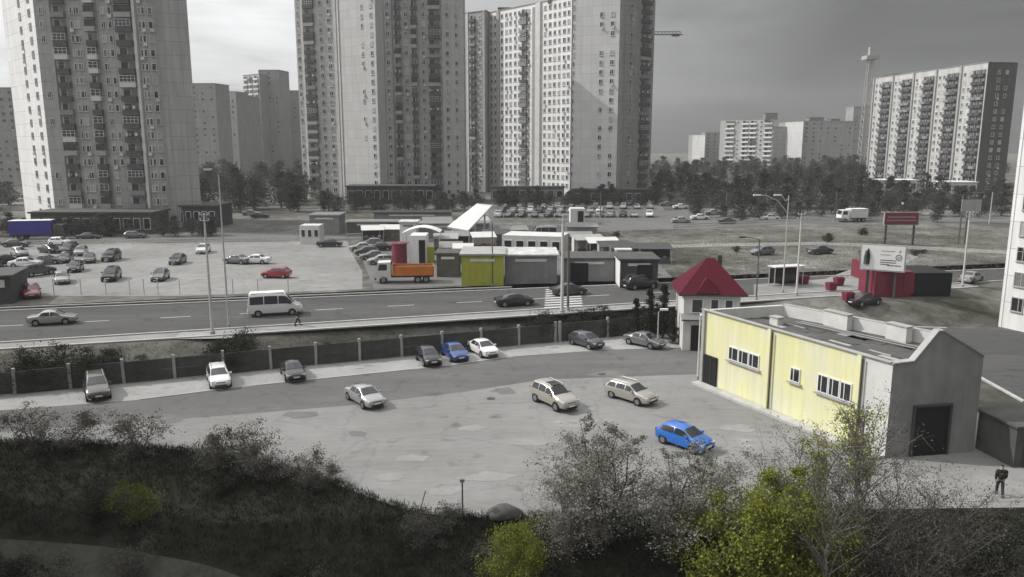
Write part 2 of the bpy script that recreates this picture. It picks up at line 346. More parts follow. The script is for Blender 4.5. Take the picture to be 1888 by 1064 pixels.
def yrow(x):
    c = crest_y(x); f0 = bank_y(x)
    f0 = min(max(f0, c+8), c+400)
    ys = [-120, -40, 0, c-24, c-18, c-15]+[c-13+i*.8 for i in range(16)]+[c-.5, c-.25, c, c+.5]
    ys += [c+(f0-c)*k for k in (.2, .5, .8)]+[f0-.2]+[f0+.4*i for i in range(0, 20)]+[f0+10, f0+30, f0+80, 300, 500, 800, 1300]
    for i in range(1, len(ys)):
        if ys[i] <= ys[i-1]: ys[i] = ys[i-1]+.05
    return ys
rows = [yrow(x) for x in xs]; ny = len(rows[0])
for x, r in zip(xs, rows):
    for y in r: tv.append((x, y, hz(x, y)))
gm = []
for i in range(len(xs)-1):
    for j in range(ny-1):
        tf.append((i*ny+j, (i+1)*ny+j, (i+1)*ny+j+1, i*ny+j+1))
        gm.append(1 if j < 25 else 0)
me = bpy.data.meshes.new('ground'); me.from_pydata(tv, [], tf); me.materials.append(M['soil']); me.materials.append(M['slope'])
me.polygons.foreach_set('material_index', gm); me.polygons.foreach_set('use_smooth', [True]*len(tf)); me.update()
tag(link('ground', me), kind='structure')

def Gt(px, py):      # where an image ray meets the actual terrain
    z = UP
    for _ in range(30): p = G(px, py, z); z = z*.6+hz(p.x, p.y)*.4
    return Vector((p.x, p.y, hz(p.x, p.y)))
def sheet(name, pts, z, m, kind='structure'):
    b = MB(); b.face([(p[0], p[1], z) for p in pts], m); o = b.build(name); tag(o, kind=kind); return o
fence_r = fa+fdir*((G(1250, 606).x-fa.x)/fdir.x)
lotpts = [(c.x, c.y+.02) for c in crest if -60 < c.x < 60]
fl = fa-fdir*40
lotpoly = lotpts+[(40, lotpts[-1][1]), (40, 52), (fence_r.x, fence_r.y-.3)]+[(fl.x, fl.y-.25)]
sheet('parking_lot', lotpoly, .006, M['lot'])
lane_up = [(-500, 790), (0, 757), (250, 738), (450, 713), (830, 674), (950, 657), (1120, 645), (1290, 640)]
lane_lo = [(-500, 830), (0, 797), (250, 778), (420, 766), (640, 748), (860, 722), (1000, 700), (1290, 690)]
sheet('lane', [G(a, b) for a, b in lane_lo]+[G(a, b) for a, b in lane_up[::-1]], .010, M['lane'])
off = fnor*-.15
sheet('parking_strip', [G(a, b) for a, b in lane_up]+[fence_r+off, fa-fdir*25+off], .014, M['strip'])
# low kerb between strip and lane, broken by gaps
for a, b in ((2, 3), (3, 4), (4, 5)):
    A, B = G(*lane_up[a]), G(*lane_up[b]); q = MB(); d = (B-A)
    q.bar(A+d*.04+Vector((0, 0, .03)), A+d*.8+Vector((0, 0, .03)), .16, .07, M['kerb'])
    tag(q.build('low_kerb'), kind='structure')

def road_line(px0, px1):
    a, b = G2(*px0), G2(*px1); d = (b-a).normalized(); return a, d
na, nd = road_line((0, 633), (1000, 571)); fa2, fd2 = road_line((51, 572), (955, 534))
def on_line(a, d, x): return a+d*((x-a.x)/d.x)
sheet('road', [on_line(na, nd, -260), on_line(na, nd, 330), on_line(fa2, fd2, 330), on_line(fa2, fd2, -260)], UP+.012, M['asphalt'])
rn = Vector((-nd.y, nd.x, 0))
pw = [on_line(na-rn*2.6, nd, -260), on_line(na-rn*2.6, nd, 60), on_line(na-rn*.2, nd, 60), on_line(na-rn*.2, nd, -260)]
sheet('pavement', pw, UP+.02, M['paving'])
def kerb(a, d, x0, x1, name='kerb', w=.28, h=.14):
    q = MB(); p0, p1 = on_line(a, d, x0), on_line(a, d, x1); q.bar(p0+Vector((0, 0, h/2)), p1+Vector((0, 0, h/2)), w, h, M['kerb']); tag(q.build(name), kind='structure')
kerb(na, nd, -260, 330); kerb(na-rn*2.75, nd, -260, 60, w=.35); kerb(fa2, fd2, -260, 330); kerb(fa2+rn*1.6, fd2, -260, 0)
# centre line dashes and edge line
q = MB(); cl, cd = (na+fa2)/2, ((nd+fd2)/2).normalized(); cl = on_line(na+(on_line(fa2, fd2, na.x)-na)*.5, cd, -200)
k = 0
while k < 420:
    p = cl+cd*k; q.bar(p+Vector((0, 0, .016)), p+cd*3+Vector((0, 0, .016)), .15, .004, M['mark']); k += 8
tag(q.build('lane_marking'), kind='structure')
# zebra crossing
q = MB(); za, zb = on_line(na, nd, G2(1040, 570).x), on_line(fa2, fd2, G2(1040, 537).x)
for i in range(9):
    c = za+(zb-za)*((i+.6)/9.2); q.bar(c-nd*2.3+Vector((0, 0, .018)), c+nd*2.3+Vector((0, 0, .018)), .55, .004, M['mark'])
tag(q.build('zebra_crossing'), kind='structure')
# light paved apron by the tall pole
ap = [G2(318, 626), G2(425, 624), G2(445, 618), G2(335, 612)]
sheet('paved_apron', ap, UP+.03, M['strip'])
# far lot and far roads
sheet('far_parking_lot', [G2(-700, 548), G2(0, 546), G2(330, 546), G2(668, 533), G2(668, 500), G2(650, 470), G2(640, 444), G2(0, 452), G2(-700, 458)], UP+.008, M['farlot'])
sheet('far_road', [G2(-900, 447), G2(600, 441), G2(900, 436), G2(1500, 412), G2(2600, 402), G2(2600, 388), G2(1500, 397), G2(900, 418), G2(600, 428), G2(-900, 434)], UP+.016, M['asphalt2'])
sheet('side_road', [G2(1060, 398), G2(1190, 420), G2(1240, 418), G2(1420, 380), G2(1380, 376), G2(1200, 392)], UP+.02, M['asphalt2'])
sheet('bazaar_yard', [G2(690, 533), G2(1240, 512), G2(1180, 452), G2(900, 440), G2(655, 447)], UP+.024, M['asphalt2'])
sheet('tower_car_park', [G2(900, 402), G2(1230, 400), G2(1220, 378), G2(900, 378)], UP+.028, M['asphalt2'])
sheet('dirt_track', [G2(1390, 548), G2(1560, 548), G2(1700, 470), G2(1640, 470), G2(1520, 515), G2(1390, 525)], UP+.032, M['farlot'])
sheet('dirt_track', [G2(1120, 456), G2(1330, 449), G2(1520, 446), G2(1860, 462), G2(1860, 469), G2(1520, 452), G2(1330, 455), G2(1120, 461)], UP+.034, M['farlot'])
sheet('side_street', [G(1620, 602), G(1835, 607), G(2200, 640), G(2200, 830), G(1888, 742), G(1770, 676), G(1690, 632)], .02, M['asphalt'])
q = MB(); q.bar(G(1690, 632)+Vector((0, 0, .06)), G(1888, 742)+Vector((0, 0, .06)), .3, .13, M['kerb']); tag(q.build('kerb'), kind='structure')
q = MB(); q.bar(G(1745, 606)+Vector((0, 0, .06)), G(1620, 602)+Vector((0, 0, .06)), .3, .13, M['kerb']); tag(q.build('kerb'), kind='structure')
sheet('right_path', [G(1640, 905), G(1720, 868), G(1960, 850), G(1960, 925), G(1800, 925), G(1700, 925)], .02, M['paving'])


# repair patches in the near lot, each a thin irregular sheet
rp = random.Random(4)
M['patch'] = ground_mat('asphalt_repair', [(.36, (.125, .124, .12)), (.66, (.185, .183, .178))], .6, 3.0, bump=.15)
M['patchl'] = ground_mat('pale_dust_patch', [(.36, (.215, .213, .205)), (.66, (.30, .297, .288))], .8, 4.0, bump=.1)
for i, (px, py, sx, sy, mm) in enumerate(((560, 765, 1.5, .5, 'patch'), (870, 790, .9, .35, 'patchl'), (980, 815, 1.6, .4, 'patchl'), (760, 845, 1.2, .35, 'patchl'), (900, 880, 2.0, .4, 'patchl'), (820, 905, 1.3, .3, 'patchl'), (1120, 690, 2.0, .6, 'patch'), (930, 720, 1.1, .5, 'patch'), (660, 800, .8, .3, 'patch'), (1360, 790, 1.2, .4, 'patchl'), (300, 772, 1.8, .5, 'patch'), (1000, 905, 1.2, .3, 'patchl'), (720, 880, 1.0, .3, 'patchl'))):
    c = G(px, py); n_ = 15; pts = []
    for k in range(n_):
        a_ = 2*math.pi*k/n_; r_ = rp.uniform(.65, 1.2); pts.append((c.x+sx*r_*math.cos(a_), c.y+sy*2*r_*math.sin(a_)))
    sheet('asphalt_patch', pts, .018, M[mm])

# ------------------------------------------------------------------ facades
T = {}
T['t1front'] = panel_mat('tower_panels_grey', (.37, .367, .355), (.17, .168, .16))
T['t1left'] = panel_mat('tower_panels_white', (.76, .755, .74), (.45, .445, .43), dirt=.15)
T['t1right'] = panel_mat('tower_panels_lightgrey', (.42, .418, .41), (.24, .238, .23))
T['t2front'] = panel_mat('tower_panels_midgrey', (.37, .368, .36), (.17, .168, .16))
T['t2left'] = panel_mat('tower_panels_palegrey', (.50, .498, .49), (.32, .318, .31), dirt=.12)
T['t2light'] = panel_mat('tower_panels_light', (.46, .458, .45), (.30, .298, .29))
T['t3white'] = panel_mat('slab_panels_white', (.80, .795, .78), (.42, .415, .40), dirt=.18)
T['t3dark'] = panel_mat('tower_panels_dark', (.33, .328, .32), (.14, .138, .13))
T['t3blank'] = panel_mat('tower_end_wall', (.56, .557, .55), (.38, .378, .37), dirt=.1)
T['rstrip'] = panel_mat('apartment_panels_pale', (.52, .517, .50), (.32, .315, .30), dirt=.3)
T['rdark'] = panel_mat('apartment_panels_shadow', (.085, .084, .08), (.06, .059, .056))  # end wall panels, the shade on that side put into the colour
T['rbrown'] = panel_mat('loggia_panels_dark', (.10, .098, .093), (.06, .059, .056))
T['fargrey'] = panel_mat('far_block_panels', (.30, .298, .29), (.22, .218, .21))
T['farlight'] = panel_mat('far_block_light', (.55, .545, .53), (.40, .395, .38))
T['ewall'] = panel_mat('near_block_render', (.74, .737, .72), (.42, .415, .41), bw=5.5, rh=3.0, var=.05, dirt=.2)

M['glassb'] = mat('window_glass_bright', (.10, .105, .11), rough=.04, var=0, spec=1.0)
M['glassw'] = mat('window_net_curtain', (.34, .335, .32), rough=.3, var=.2, scale=3)
M['bronze'] = mat('brown_loggia_frames', (.10, .08, .065), rough=.6, var=.1)
WV = {}
def win_variant(w, h, k, frame):
    key = ('w', round(w, 2), round(h, 2), k, frame.name)
    if key in WV: return WV[key]
    b = MB(); t = .09
    g = (M['glass'], M['glass'], M['glassl'], M['glassb'], M['glass'], M['glassw'])[k]
    b.box((0, -.03, 0), (w, .06, h), g)
    for sx in (-1, 1): b.box((sx*(w/2-t/2), -.05, 0), (t, .1, h), frame)
    for sz in (-1, 1): b.box((0, -.05, sz*(h/2-t/2)), (w-2*t, .1, t), frame)
    if w > .9:
        b.box((w*.12 if k != 1 else 0, -.052, 0), (t*.9, .1, h-2*t), frame)
    if k == 4: b.box((w*.2, -.32, -h/2-.42), (.75, .34, .55), M['offwhite'])
    if k == 1: b.box((-w*.22, -.05, h*.18), (w*.42, .09, .05), frame)
    b.box((0, -.09, -h/2-.04), (w+.12, .2, .06), M['conc'])
    WV[key] = b; return b
def bal_variant(w, h, k, par):
    key = ('b', round(w, 2), round(h, 2), k, par.name)
    if key in WV: return WV[key]
    b = MB(); d = .95
    b.box((0, -d/2, -h/2+.06), (w, d, .12), M['conc_dark'])
    pm = [par, par, M['grey'], M['offwhite'], M['conc_dark'], M['conc'], par][k]; fm_ = M['bronze'] if k == 5 else M['window_white']
    b.box((0, -d+.04, -h/2+.62), (w, .08, 1.0), pm)
    for sx in (-1, 1): b.box((sx*(w/2-.04), -d/2, -h/2+.62), (.08, d-.09, 1.0), pm)
    if k in (1, 3, 5):                                   # glazed in
        b.box((0, -d+.05, .42), (w-.1, .05, h-1.45), M['glass'])
        n = max(2, int(w/.8))
        for i in range(n+1): b.box((-w/2+.06+(w-.12)*i/n, -d+.02, .42), (.07, .08, h-1.45), fm_)
        for z in (-.14, .5, h/2-.30): b.box((0, -d+.02, z), (w-.2, .075, .06), fm_)
        b.box((0, -d/2, h/2-.24), (w, d, .06), M['grey'])
    else:
        b.box((-w*.2, -.04, -.1), (w*.45, .08, h-.6), M['glass']); b.box((w*.28, -.04, .2), (w*.3, .08, 1.3), M['glassl'])
        b.box((-w*.44, -.05, -.1), (.08, .1, h-.6), M['window_white']); b.box((w*.04, -.05, -.1), (.08, .1, h-.6), M['window_white'])
        if k == 6:
            for q_ in range(4): b.box((-w*.35+q_*w*.2, -d+.2, .28), (w*.13, .02, .55), (M['offwhite'], M['grey'], M['cloth'], M['white'])[q_])
        if k in (4, 6): b.bar((-w/2+.2, -d+.15, .5), (w/2-.2, -d+.15, .5), .03, .03, M['steel'])
    WV[key] = b; return b
MESHES = {}
def vmesh(b, name):
    k = id(b)
    if k not in MESHES: MESHES[k] = b.mesh(name)
    return MESHES[k]

def block(name, label, pts, z0, nfl, fh, edges, group=None, roofw=None, parapet=.9, wins=100, seed=0, roofboxes=(), base=0.0, cat='apartment block'):
    """pts: footprint, counter-clockwise; edges: {i: (wallmat, cols)}; cols: (f0, f1, kind, opts)"""
    rnd = random.Random(seed)
    c = sum((Vector(p[:2]) for p in pts), Vector((0, 0)))/len(pts)
    root = empty(name, (c.x, c.y, z0), 0, label, cat, group)
    H = nfl*fh+base; inv = Vector((c.x, c.y, z0))
    n = len(pts); wall = MB(); items = {'window': [], 'balcony': []}; strips = []
    default = roofw or T['fargrey']
    for i in range(n):
        A = Vector((pts[i][0], pts[i][1], z0)); B = Vector((pts[(i+1) % n][0], pts[(i+1) % n][1], z0))
        wm, cols = edges.get(i, (default, ()))
        L = (B-A).length; d = (B-A)/L; nr = Vector((d.y, -d.x, 0))
        a, b_ = A-inv, B-inv; up = Vector((0, 0, H+parapet))
        wall.face([a, b_, b_+up, a+up], wm, [(0, 0), (L, 0), (L, H+parapet), (0, H+parapet)])
        ang = math.atan2(d.y, d.x); Rz = Matrix.Rotation(ang, 4, 'Z')
        for (f0, f1, kind, *op) in cols:
            op = op[0] if op else {}
            u = (f0+f1)/2*L; ww = (f1-f0)*L
            if kind == 'p':
                dp = op.get('d', .35); zt = H+parapet-.2
                q = MB(); q.box((0, -dp/2+.02, zt/2), (ww, dp, zt), op.get('m', M['offwhite']))
                strips.append((op.get('n', 'pilaster'), q, Matrix.Translation(a+d*u) @ Rz)); continue
            if kind == 's':
                zt = H-op.get('top', .3); q = MB(); zb = op.get('bot', .2); dp = op.get('d', .06)
                q.prism([(-ww/2, -dp), (ww/2, -dp), (ww/2, .01), (-ww/2, .01)], zb, zt, op['m'], uv=True)
                strips.append((op.get('n', 'wall_strip'), q, Matrix.Translation(a+d*u) @ Rz)); continue
            for fl in range(op.get('from', 0), nfl-op.get('skip', 0)):
                if rnd.random() < op.get('miss', 0): continue
                z = base+fl*fh+fh*.5
                if kind == 'w':
                    v = win_variant(min(ww, op.get('w', 1.5)), op.get('h', 1.45), rnd.choice((0, 0, 1, 1, 2, 3, 4, 5)), op.get('frame', M['window_white']))
                    items['window'].append((v, Matrix.Translation(a+d*u+Vector((0, 0, z+.1))+nr*op.get('o', 0)) @ Rz))
                else:
                    k = rnd.choice(op.get('k', (0, 0, 1, 1, 2, 3, 4)))
                    v = bal_variant(ww, fh, k, op.get('par', M['conc_dark']))
                    items['balcony'].append((v, Matrix.Translation(a+d*u+Vector((0, 0, z))) @ Rz))
    zr = H
    wall.face([Vector((p[0], p[1], z0+zr))-inv for p in pts], M['rooffelt'])
    wo = wall.build('wall', root)
    # parapet coping gives the roof edge thickness
    q = MB()
    for i in range(n):
        A = Vector((pts[i][0], pts[i][1], z0+H+parapet))-inv; B = Vector((pts[(i+1) % n][0], pts[(i+1) % n][1], z0+H+parapet))-inv
        q.bar(A, B, .5, .18, M['conc'])
    q.build('parapet', root)
    for (x, y, wx, wy, h) in roofboxes:
        q = MB(); q.box((x-c.x, y-c.y, H+h/2+.02), (wx, wy, h), default); q.box((x-c.x, y-c.y, H+h+.15), (wx+.5, wy+.5, .25), M['conc_dark']); q.build('machine_room', root)
    for nm, q, Mx in strips:
        o = q.build(nm, root); o.matrix_local = Mx
    for nm, lst in items.items():
        def dist(it):
            p = it[1].translation+inv; return (p-Vector((0, 0, HC))).length
        lst.sort(key=dist)
        for v, Mx in lst[:wins]:
            o = link(nm, vmesh(v, nm), root); o.matrix_local = Mx
        rest = lst[wins:]
        if rest:
            q = MB()
            for v, Mx in rest: q.add(v, Mx)
            o = q.build(nm+'_rows', root); o['kind'] = 'stuff'
    return root

def ex(p, q, off):   # px fractions helper
    return [((a-p)/(q-p), (b-p)/(q-p), *r) for a, b, *r in off]
WW = M['offwhite']
DK = {'par': M['conc_dark'], 'k': (0, 0, 1, 2, 4, 5, 3, 6)}
# left tower
a = W(105, 170); b_ = W(300, 170); c_ = W(374, 174)
la = a+Vector((-.70, .714, 0))*25
cols = ex(105, 300, [(113, 121, 'w', {'w': 1.0, 'miss': .4}), (128, 134, 'p', {'m': M['conc']}), (137, 160, 'b', DK), (167, 172, 'w', {'w': .7}), (174, 184, 'w'), (195, 212, 'b', {'par': M['conc_dark'], 'k': (1, 3, 4, 0, 5)}), (221, 229, 'w', {'w': 1.0}), (233, 241, 'w', {'w': .8, 'miss': .4}), (248, 276, 'b', DK), (278, 283, 'p', {'m': WW, 'd': .6}), (287, 292, 'w', {'w': .7}), (293, 299, 'w', {'w': .8})])
block('apartment_tower', 'tall grey panel tower at left with white sunlit side wing and columns of dark loggias', [la, a, b_, c_, c_+Vector((-8.6, 20, 0)), la+Vector((10, 12, 0))], UP, 27, 2.8,
      {0: (T['t1left'], [(.50, .62, 'w', {'w': 1.6, 'frame': M['conc']}), (.80, .90, 'w', {'w': 1.7, 'frame': M['conc']})]), 1: (T['t1front'], cols), 2: (T['t1right'], [(.05, .16, 'w', {'w': .9}), (.19, .23, 'p', {'m': M['conc'], 'd': .2})])}, seed=1, base=1.5)
# middle tower
p0, p1, p2, p3, p4, p5 = W(560, 264), W(634, 258), W(636, 257), W(702, 247), W(820, 247), W(858, 252)
DB = {'par': M['conc_dark'], 'k': (0, 0, 1, 2, 4, 5, 6)}
block('apartment_tower', 'grey stepped tower left of the sunlit white slab, with a pale left flank', [p0, p1, p3, p4, p5, p5+Vector((0, 9, 0)), p0+Vector((0, 9, 0))], UP, 23, 2.8,
      {0: (T['t2light'], [(.02, .12, 'w', {'w': 1.2}), (.14, .20, 'p', {'m': WW}), (.22, .46, 'b', DB), (.55, .68, 'w', {'w': 1.4}), (.74, .88, 'w', {'w': 1.5, 'skip': 1}), (.93, .99, 'p', {'m': WW, 'd': .5})]),
       1: (T['t2left'], [(.0, .05, 'p', {'m': WW, 'd': .3}), (.62, .70, 'w', {'w': 1.0, 'miss': .5}), (.84, .95, 'w', {'w': 1.3})]),
       2: (T['t2front'], [(.02, .12, 'p', {'m': T['t2left'], 'd': .25}), (.14, .22, 'w', {'w': 1.2}), (.24, .25, 'p', {'m': M['grey']}), (.28, .38, 'b', DB), (.42, .49, 'w', {'w': 1.2}), (.53, .62, 'b', {'par': M['conc_dark'], 'k': (1, 4, 0, 5, 6)}), (.68, .75, 'w', {'w': 1.1}), (.79, .97, 'b', DB)]),
       3: (T['t2left'], [(.1, .35, 'w', {'w': 1.3}), (.55, .75, 'w', {'w': 1.1, 'miss': .2})])}, seed=2, base=1.5,
      roofboxes=[(p0.x+26, p0.y-6, 6, 5, 3)])
# sunlit white slab + dark recess
s0, s1, s2, s3 = W(862, 300), W(898, 294), W(903, 299), W(1050, 266)
wf = {'frame': M['window_white']}
white_cols = [(.02, .05, 'w', {'w': 1.2}), (.07, .10, 'w', {'w': 1.2}), (.11, .145, 'p', {'m': M['conc'], 'd': .5}), (.16, .19, 'w', {'w': 1.3}), (.215, .25, 'w', {'w': 1.4}), (.27, .30, 'w', {'w': 1.3}), (.33, .36, 'w', {'w': 1.3}), (.38, .41, 'w', {'w': 1.2}),
              (.42, .50, 'b', {'par': M['grey'], 'k': (1, 2, 4, 1)}), (.505, .53, 'w', {'w': 1.0}), (.555, .60, 's', {'m': T['t3dark'], 'd': .1, 'n': 'dark_strip'}), (.605, .66, 'p', {'m': WW, 'd': .7}), (.69, .72, 'w', {'w': 1.2}), (.745, .78, 'w', {'w': 1.4}), (.80, .83, 'w', {'w': 1.3}), (.855, .88, 'w', {'w': 1.2}), (.905, .94, 'w', {'w': 1.4}), (.955, .985, 'w', {'w': 1.2})]
block('apartment_slab', 'bright white sunlit slab block full of dark windows between the two grey towers', [s0, s1, s2, s3, s3+Vector((14, 20, 0)), s0+Vector((0, 22, 0))], UP, 22, 2.8,
      {0: (T['t3dark'], [(.05, .12, 'p', {'m': WW, 'd': .3}), (.2, .5, 'b', DB), (.62, .80, 'w', {'w': 1.2}), (.86, .95, 'p', {'m': M['conc']})]), 2: (T['t3white'], white_cols)}, seed=3, base=2.4,
      roofboxes=[(s2.x+6, s2.y+2, 5, 4, 2.4), (s3.x-5, s3.y+10, 5, 5, 3)])
r0, r1, r2 = W(1052, 252), W(1135, 245), W(1197, 259)
block('apartment_tower', 'tall plain tower right of the white slab, pale blank wall beside a dark side face', [r0, r1, r2, r2+Vector((0, 20, 0)), r0+Vector((3, 22, 0))], UP, 28, 2.8,
      {0: (T['t3blank'], [(.0, .04, 'w', {'w': .8}), (.58, .66, 'w', {'w': 1.2, 'miss': .35}), (.80, .9, 'w', {'w': 1.3, 'miss': .25})]), 1: (T['t3dark'], [(.02, .08, 'p', {'m': M['conc'], 'd': .2}), (.26, .40, 'w', {'w': 1.5}), (.6, .85, 'b', DB), (.88, .98, 'w', {'w': .9})])}, seed=4, base=1.5)
# right apartment slab
e0, e1, e2 = W(1596, 366), W(1797, 294), W(1850, 296)
rc = []
for k in range(5):
    o = k*.2
    rc += [(o+.004, o+.016, 'p', {'m': M['conc'], 'd': .6}), (o+.022, o+.052, 'w', {'w': 1.5}), (o+.060, o+.088, 'w', {'w': 1.4, 'miss': .1}), (o+.100, o+.140, 'b', {'par': M['dgrey'], 'k': (0, 0, 0, 4, 4, 2)}), (o+.146, o+.186, 'b', {'par': M['dgrey'], 'k': (0, 0, 0, 4, 2)}), (o+.095, o+.192, 's', {'m': T['rbrown'], 'd': .05, 'n': 'dark_strip'})]
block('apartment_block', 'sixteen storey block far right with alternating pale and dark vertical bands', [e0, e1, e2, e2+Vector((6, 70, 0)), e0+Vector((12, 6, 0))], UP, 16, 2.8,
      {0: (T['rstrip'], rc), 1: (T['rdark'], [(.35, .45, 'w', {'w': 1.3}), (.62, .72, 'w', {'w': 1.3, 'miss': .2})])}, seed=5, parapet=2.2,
      roofboxes=[(e0.x+5, e0.y-10, 6, 12, 2.5), ((e0.x+e1.x)/2+6, (e0.y+e1.y)/2, 6, 14, 2.6), (e1.x+6, e1.y+12, 6, 12, 2.4)])
# near block at the right edge
k0 = G(1840, 602); kd = Vector((.36, -.933, 0))
k1 = k0+kd*14
block('apartment_block', 'near cream white apartment block cut off by the right edge of the picture', [k0, k1, k1+Vector((14, 5, 0)), k0+Vector((14, 5, 0))], 0, 11, 2.8,
      {0: (T['ewall'], [(.02, .028, 'p', {'m': M['white'], 'd': .1}), (.09, .19, 'w', {'w': 1.4, 'h': 1.6, 'frame': M['conc']}), (.33, .43, 'w', {'w': 1.5, 'h': 1.6}), (.55, .72, 'b', DB), (.84, .93, 'w')])}, seed=6, base=1.4, parapet=1.0)
# far blocks, left
def far(name, label, px0, px1, zc, ytop, edges, depth=14, nfl=None, tilt=0, ybase=None, seed=0, wins=100, boxes=()):
    A, B = W(px0, zc+tilt), W(px1, zc); H = (262-ytop)/F*zc+(HC-UP)
    nf = max(3, round(H/2.9)); fh = H/nf
    return block(name, label, [A, B, B+Vector((2, depth, 0)), A+Vector((0, depth, 0))], UP, nf, fh, edges, seed=seed, roofboxes=boxes, parapet=.6, wins=wins)
fw = lambda n, w=1.5, miss=.1: [((i+.25)/n, (i+.75)/n, 'w', {'w': w, 'h': 1.3, 'miss': miss, 'frame': M['conc']}) for i in range(n)]
far('apartment_block', 'hazy grey block at the far left edge behind the left tower', -60, 44, 330, 168, {0: (T['fargrey'], fw(7)), 1: (T['fargrey'], ())}, seed=11)
far('apartment_block', 'grey block just right of the left tower, nearest of the receding row', 345, 408, 400, 160, {0: (T['t3dark'], fw(4, 1.2, .3))}, seed=12)
far('apartment_block', 'lighter grey block with a plain wall in the receding row left of the checkered tower', 404, 444, 430, 174, {0: (T['t2left'], fw(3, 1.0, .5))}, seed=13)
far('apartment_block', 'narrow dark grey block touching the checkered tower', 440, 466, 450, 182, {0: (T['t2front'], fw(2, 1.2, .2))}, seed=14)
far('apartment_tower', 'far slim tower with white balconies in a checkered pattern', 459, 488, 470, 143, {0: (T['farlight'], [(.04, .3, 'b', {'par': M['white'], 'k': (0, 0, 3)}), (.38, .58, 'b', {'par': M['white'], 'k': (0, 0, 4)}), (.68, .96, 'b', {'par': M['white'], 'k': (0, 3)})])}, seed=15, tilt=10)
far('apartment_tower', 'plain grey tower behind and right of the checkered tower', 487, 524, 480, 136, {0: (T['fargrey'], fw(3, 1.1, .5))}, seed=16)
far('apartment_block', 'grey block half hidden behind the middle tower left flank', 515, 570, 500, 172, {0: (T['fargrey'], fw(4, 1.2, .35))}, seed=17)
# far blocks, right
far('apartment_block', 'small bright sunlit white block on the horizon right of the tall towers', 1275, 1298, 620, 250, {0: (T['farlight'], ())}, seed=21, tilt=14)
far('apartment_block', 'low grey block between the small white block and the banded block', 1298, 1334, 640, 246, {0: (T['fargrey'], fw(3))}, seed=22)
far('apartment_block', 'far pale block with bright horizontal balcony bands near the horizon', 1334, 1422, 520, 222, {0: (T['t2light'], [(.02, .2, 'b', {'par': M['white'], 'k': (0, 0, 3)}), (.24, .30, 'w'), (.36, .5, 'b', {'par': M['white'], 'k': (0,)}), (.52, .66, 'b', {'par': M['white'], 'k': (0, 0, 4)}), (.72, .78, 'w'), (.82, .98, 'b', {'par': M['white'], 'k': (0, 3)})])}, seed=23, tilt=24, boxes=[(170, 530, 8, 6, 4)])
far('apartment_block', 'dark grey end wall right of the banded block', 1421, 1446, 560, 236, {0: (T['t3dark'], ())}, seed=24)
far('apartment_block', 'far block with a smooth pale wall left of the long dark block', 1443, 1476, 540, 226, {0: (T['t3blank'], ())}, seed=25, tilt=22)
far('apartment_block', 'long dark grey block before the banded apartment slab at right', 1476, 1568, 545, 226, {0: (T['t2front'], fw(7, 1.3, .3))}, seed=26, boxes=[(211, 560, 10, 6, 3), (224, 560, 6, 6, 2)])
far('apartment_block', 'grey block beside the lattice mast, left of the banded apartment slab', 1566, 1612, 600, 200, {0: (T['fargrey'], fw(4, 1.2, .4))}, seed=27)

# ground floor pavilions at the tower feet
def pavilion(label, px0, px1, zc, h, depth, wm, bays, roof=None, zl=UP, name='pavilion', cat='pavilion'):
    A, B = W(px0, zc, zl), W(px1, zc, zl); L = (B-A).length
    root = empty(name, (A.x, A.y, zl), math.atan2((B-A).y, (B-A).x), label, cat)
    q = MB(); q.prism([(0, 0), (L, 0), (L, depth), (0, depth)], 0, h, wm, M['rooffelt'], uv=True); q.build('wall', root)
    q = MB(); q.box((L/2, depth/2, h+.16), (L+.8, depth+.8, .32), roof or M['conc_dark']); q.build('roof', root)
    for i in range(bays):
        w_ = L/bays*.68; f = MB(); f.box((0, -.03, 0), (w_, .08, h*.55), M['window_white']); o = f.build('window', root, loc=(L*(i+.5)/bays, 0, h*.5))
        g = MB(); g.box((0, -.07, 0), (w_-.2, .05, h*.55-.2), M['glass']); g.build('pane', o)
    return root
pavilion('low dark ground floor annex at the foot of the left tower, beside the blue lorry', 60, 282, 160, 4.2, 8, M['conc_dark'], 12)
pavilion('dark low shop pavilion right of the left tower foot', 284, 400, 172, 4.6, 10, M['dgrey'], 8)
pavilion('dark shop pavilion under the middle tower', 640, 800, 238, 5.2, 8, M['dgrey'], 10)
pavilion('grey entrance annex along the foot of the white slab', 905, 1040, 250, 4.2, 5, M['grey'], 8)
pavilion('long dark low building under the blank tower at right', 1055, 1200, 240, 4.0, 5, M['conc_dark'], 9)
pavilion('pale low building at the foot of the banded apartment slab', 1600, 1690, 300, 4.0, 8, M['offwhite'], 6, roof=M['white'])
pavilion('pale flat roofed pavilion under the right end of the banded slab', 1740, 1800, 285, 4.0, 8, M['offwhite'], 4, roof=M['white'])

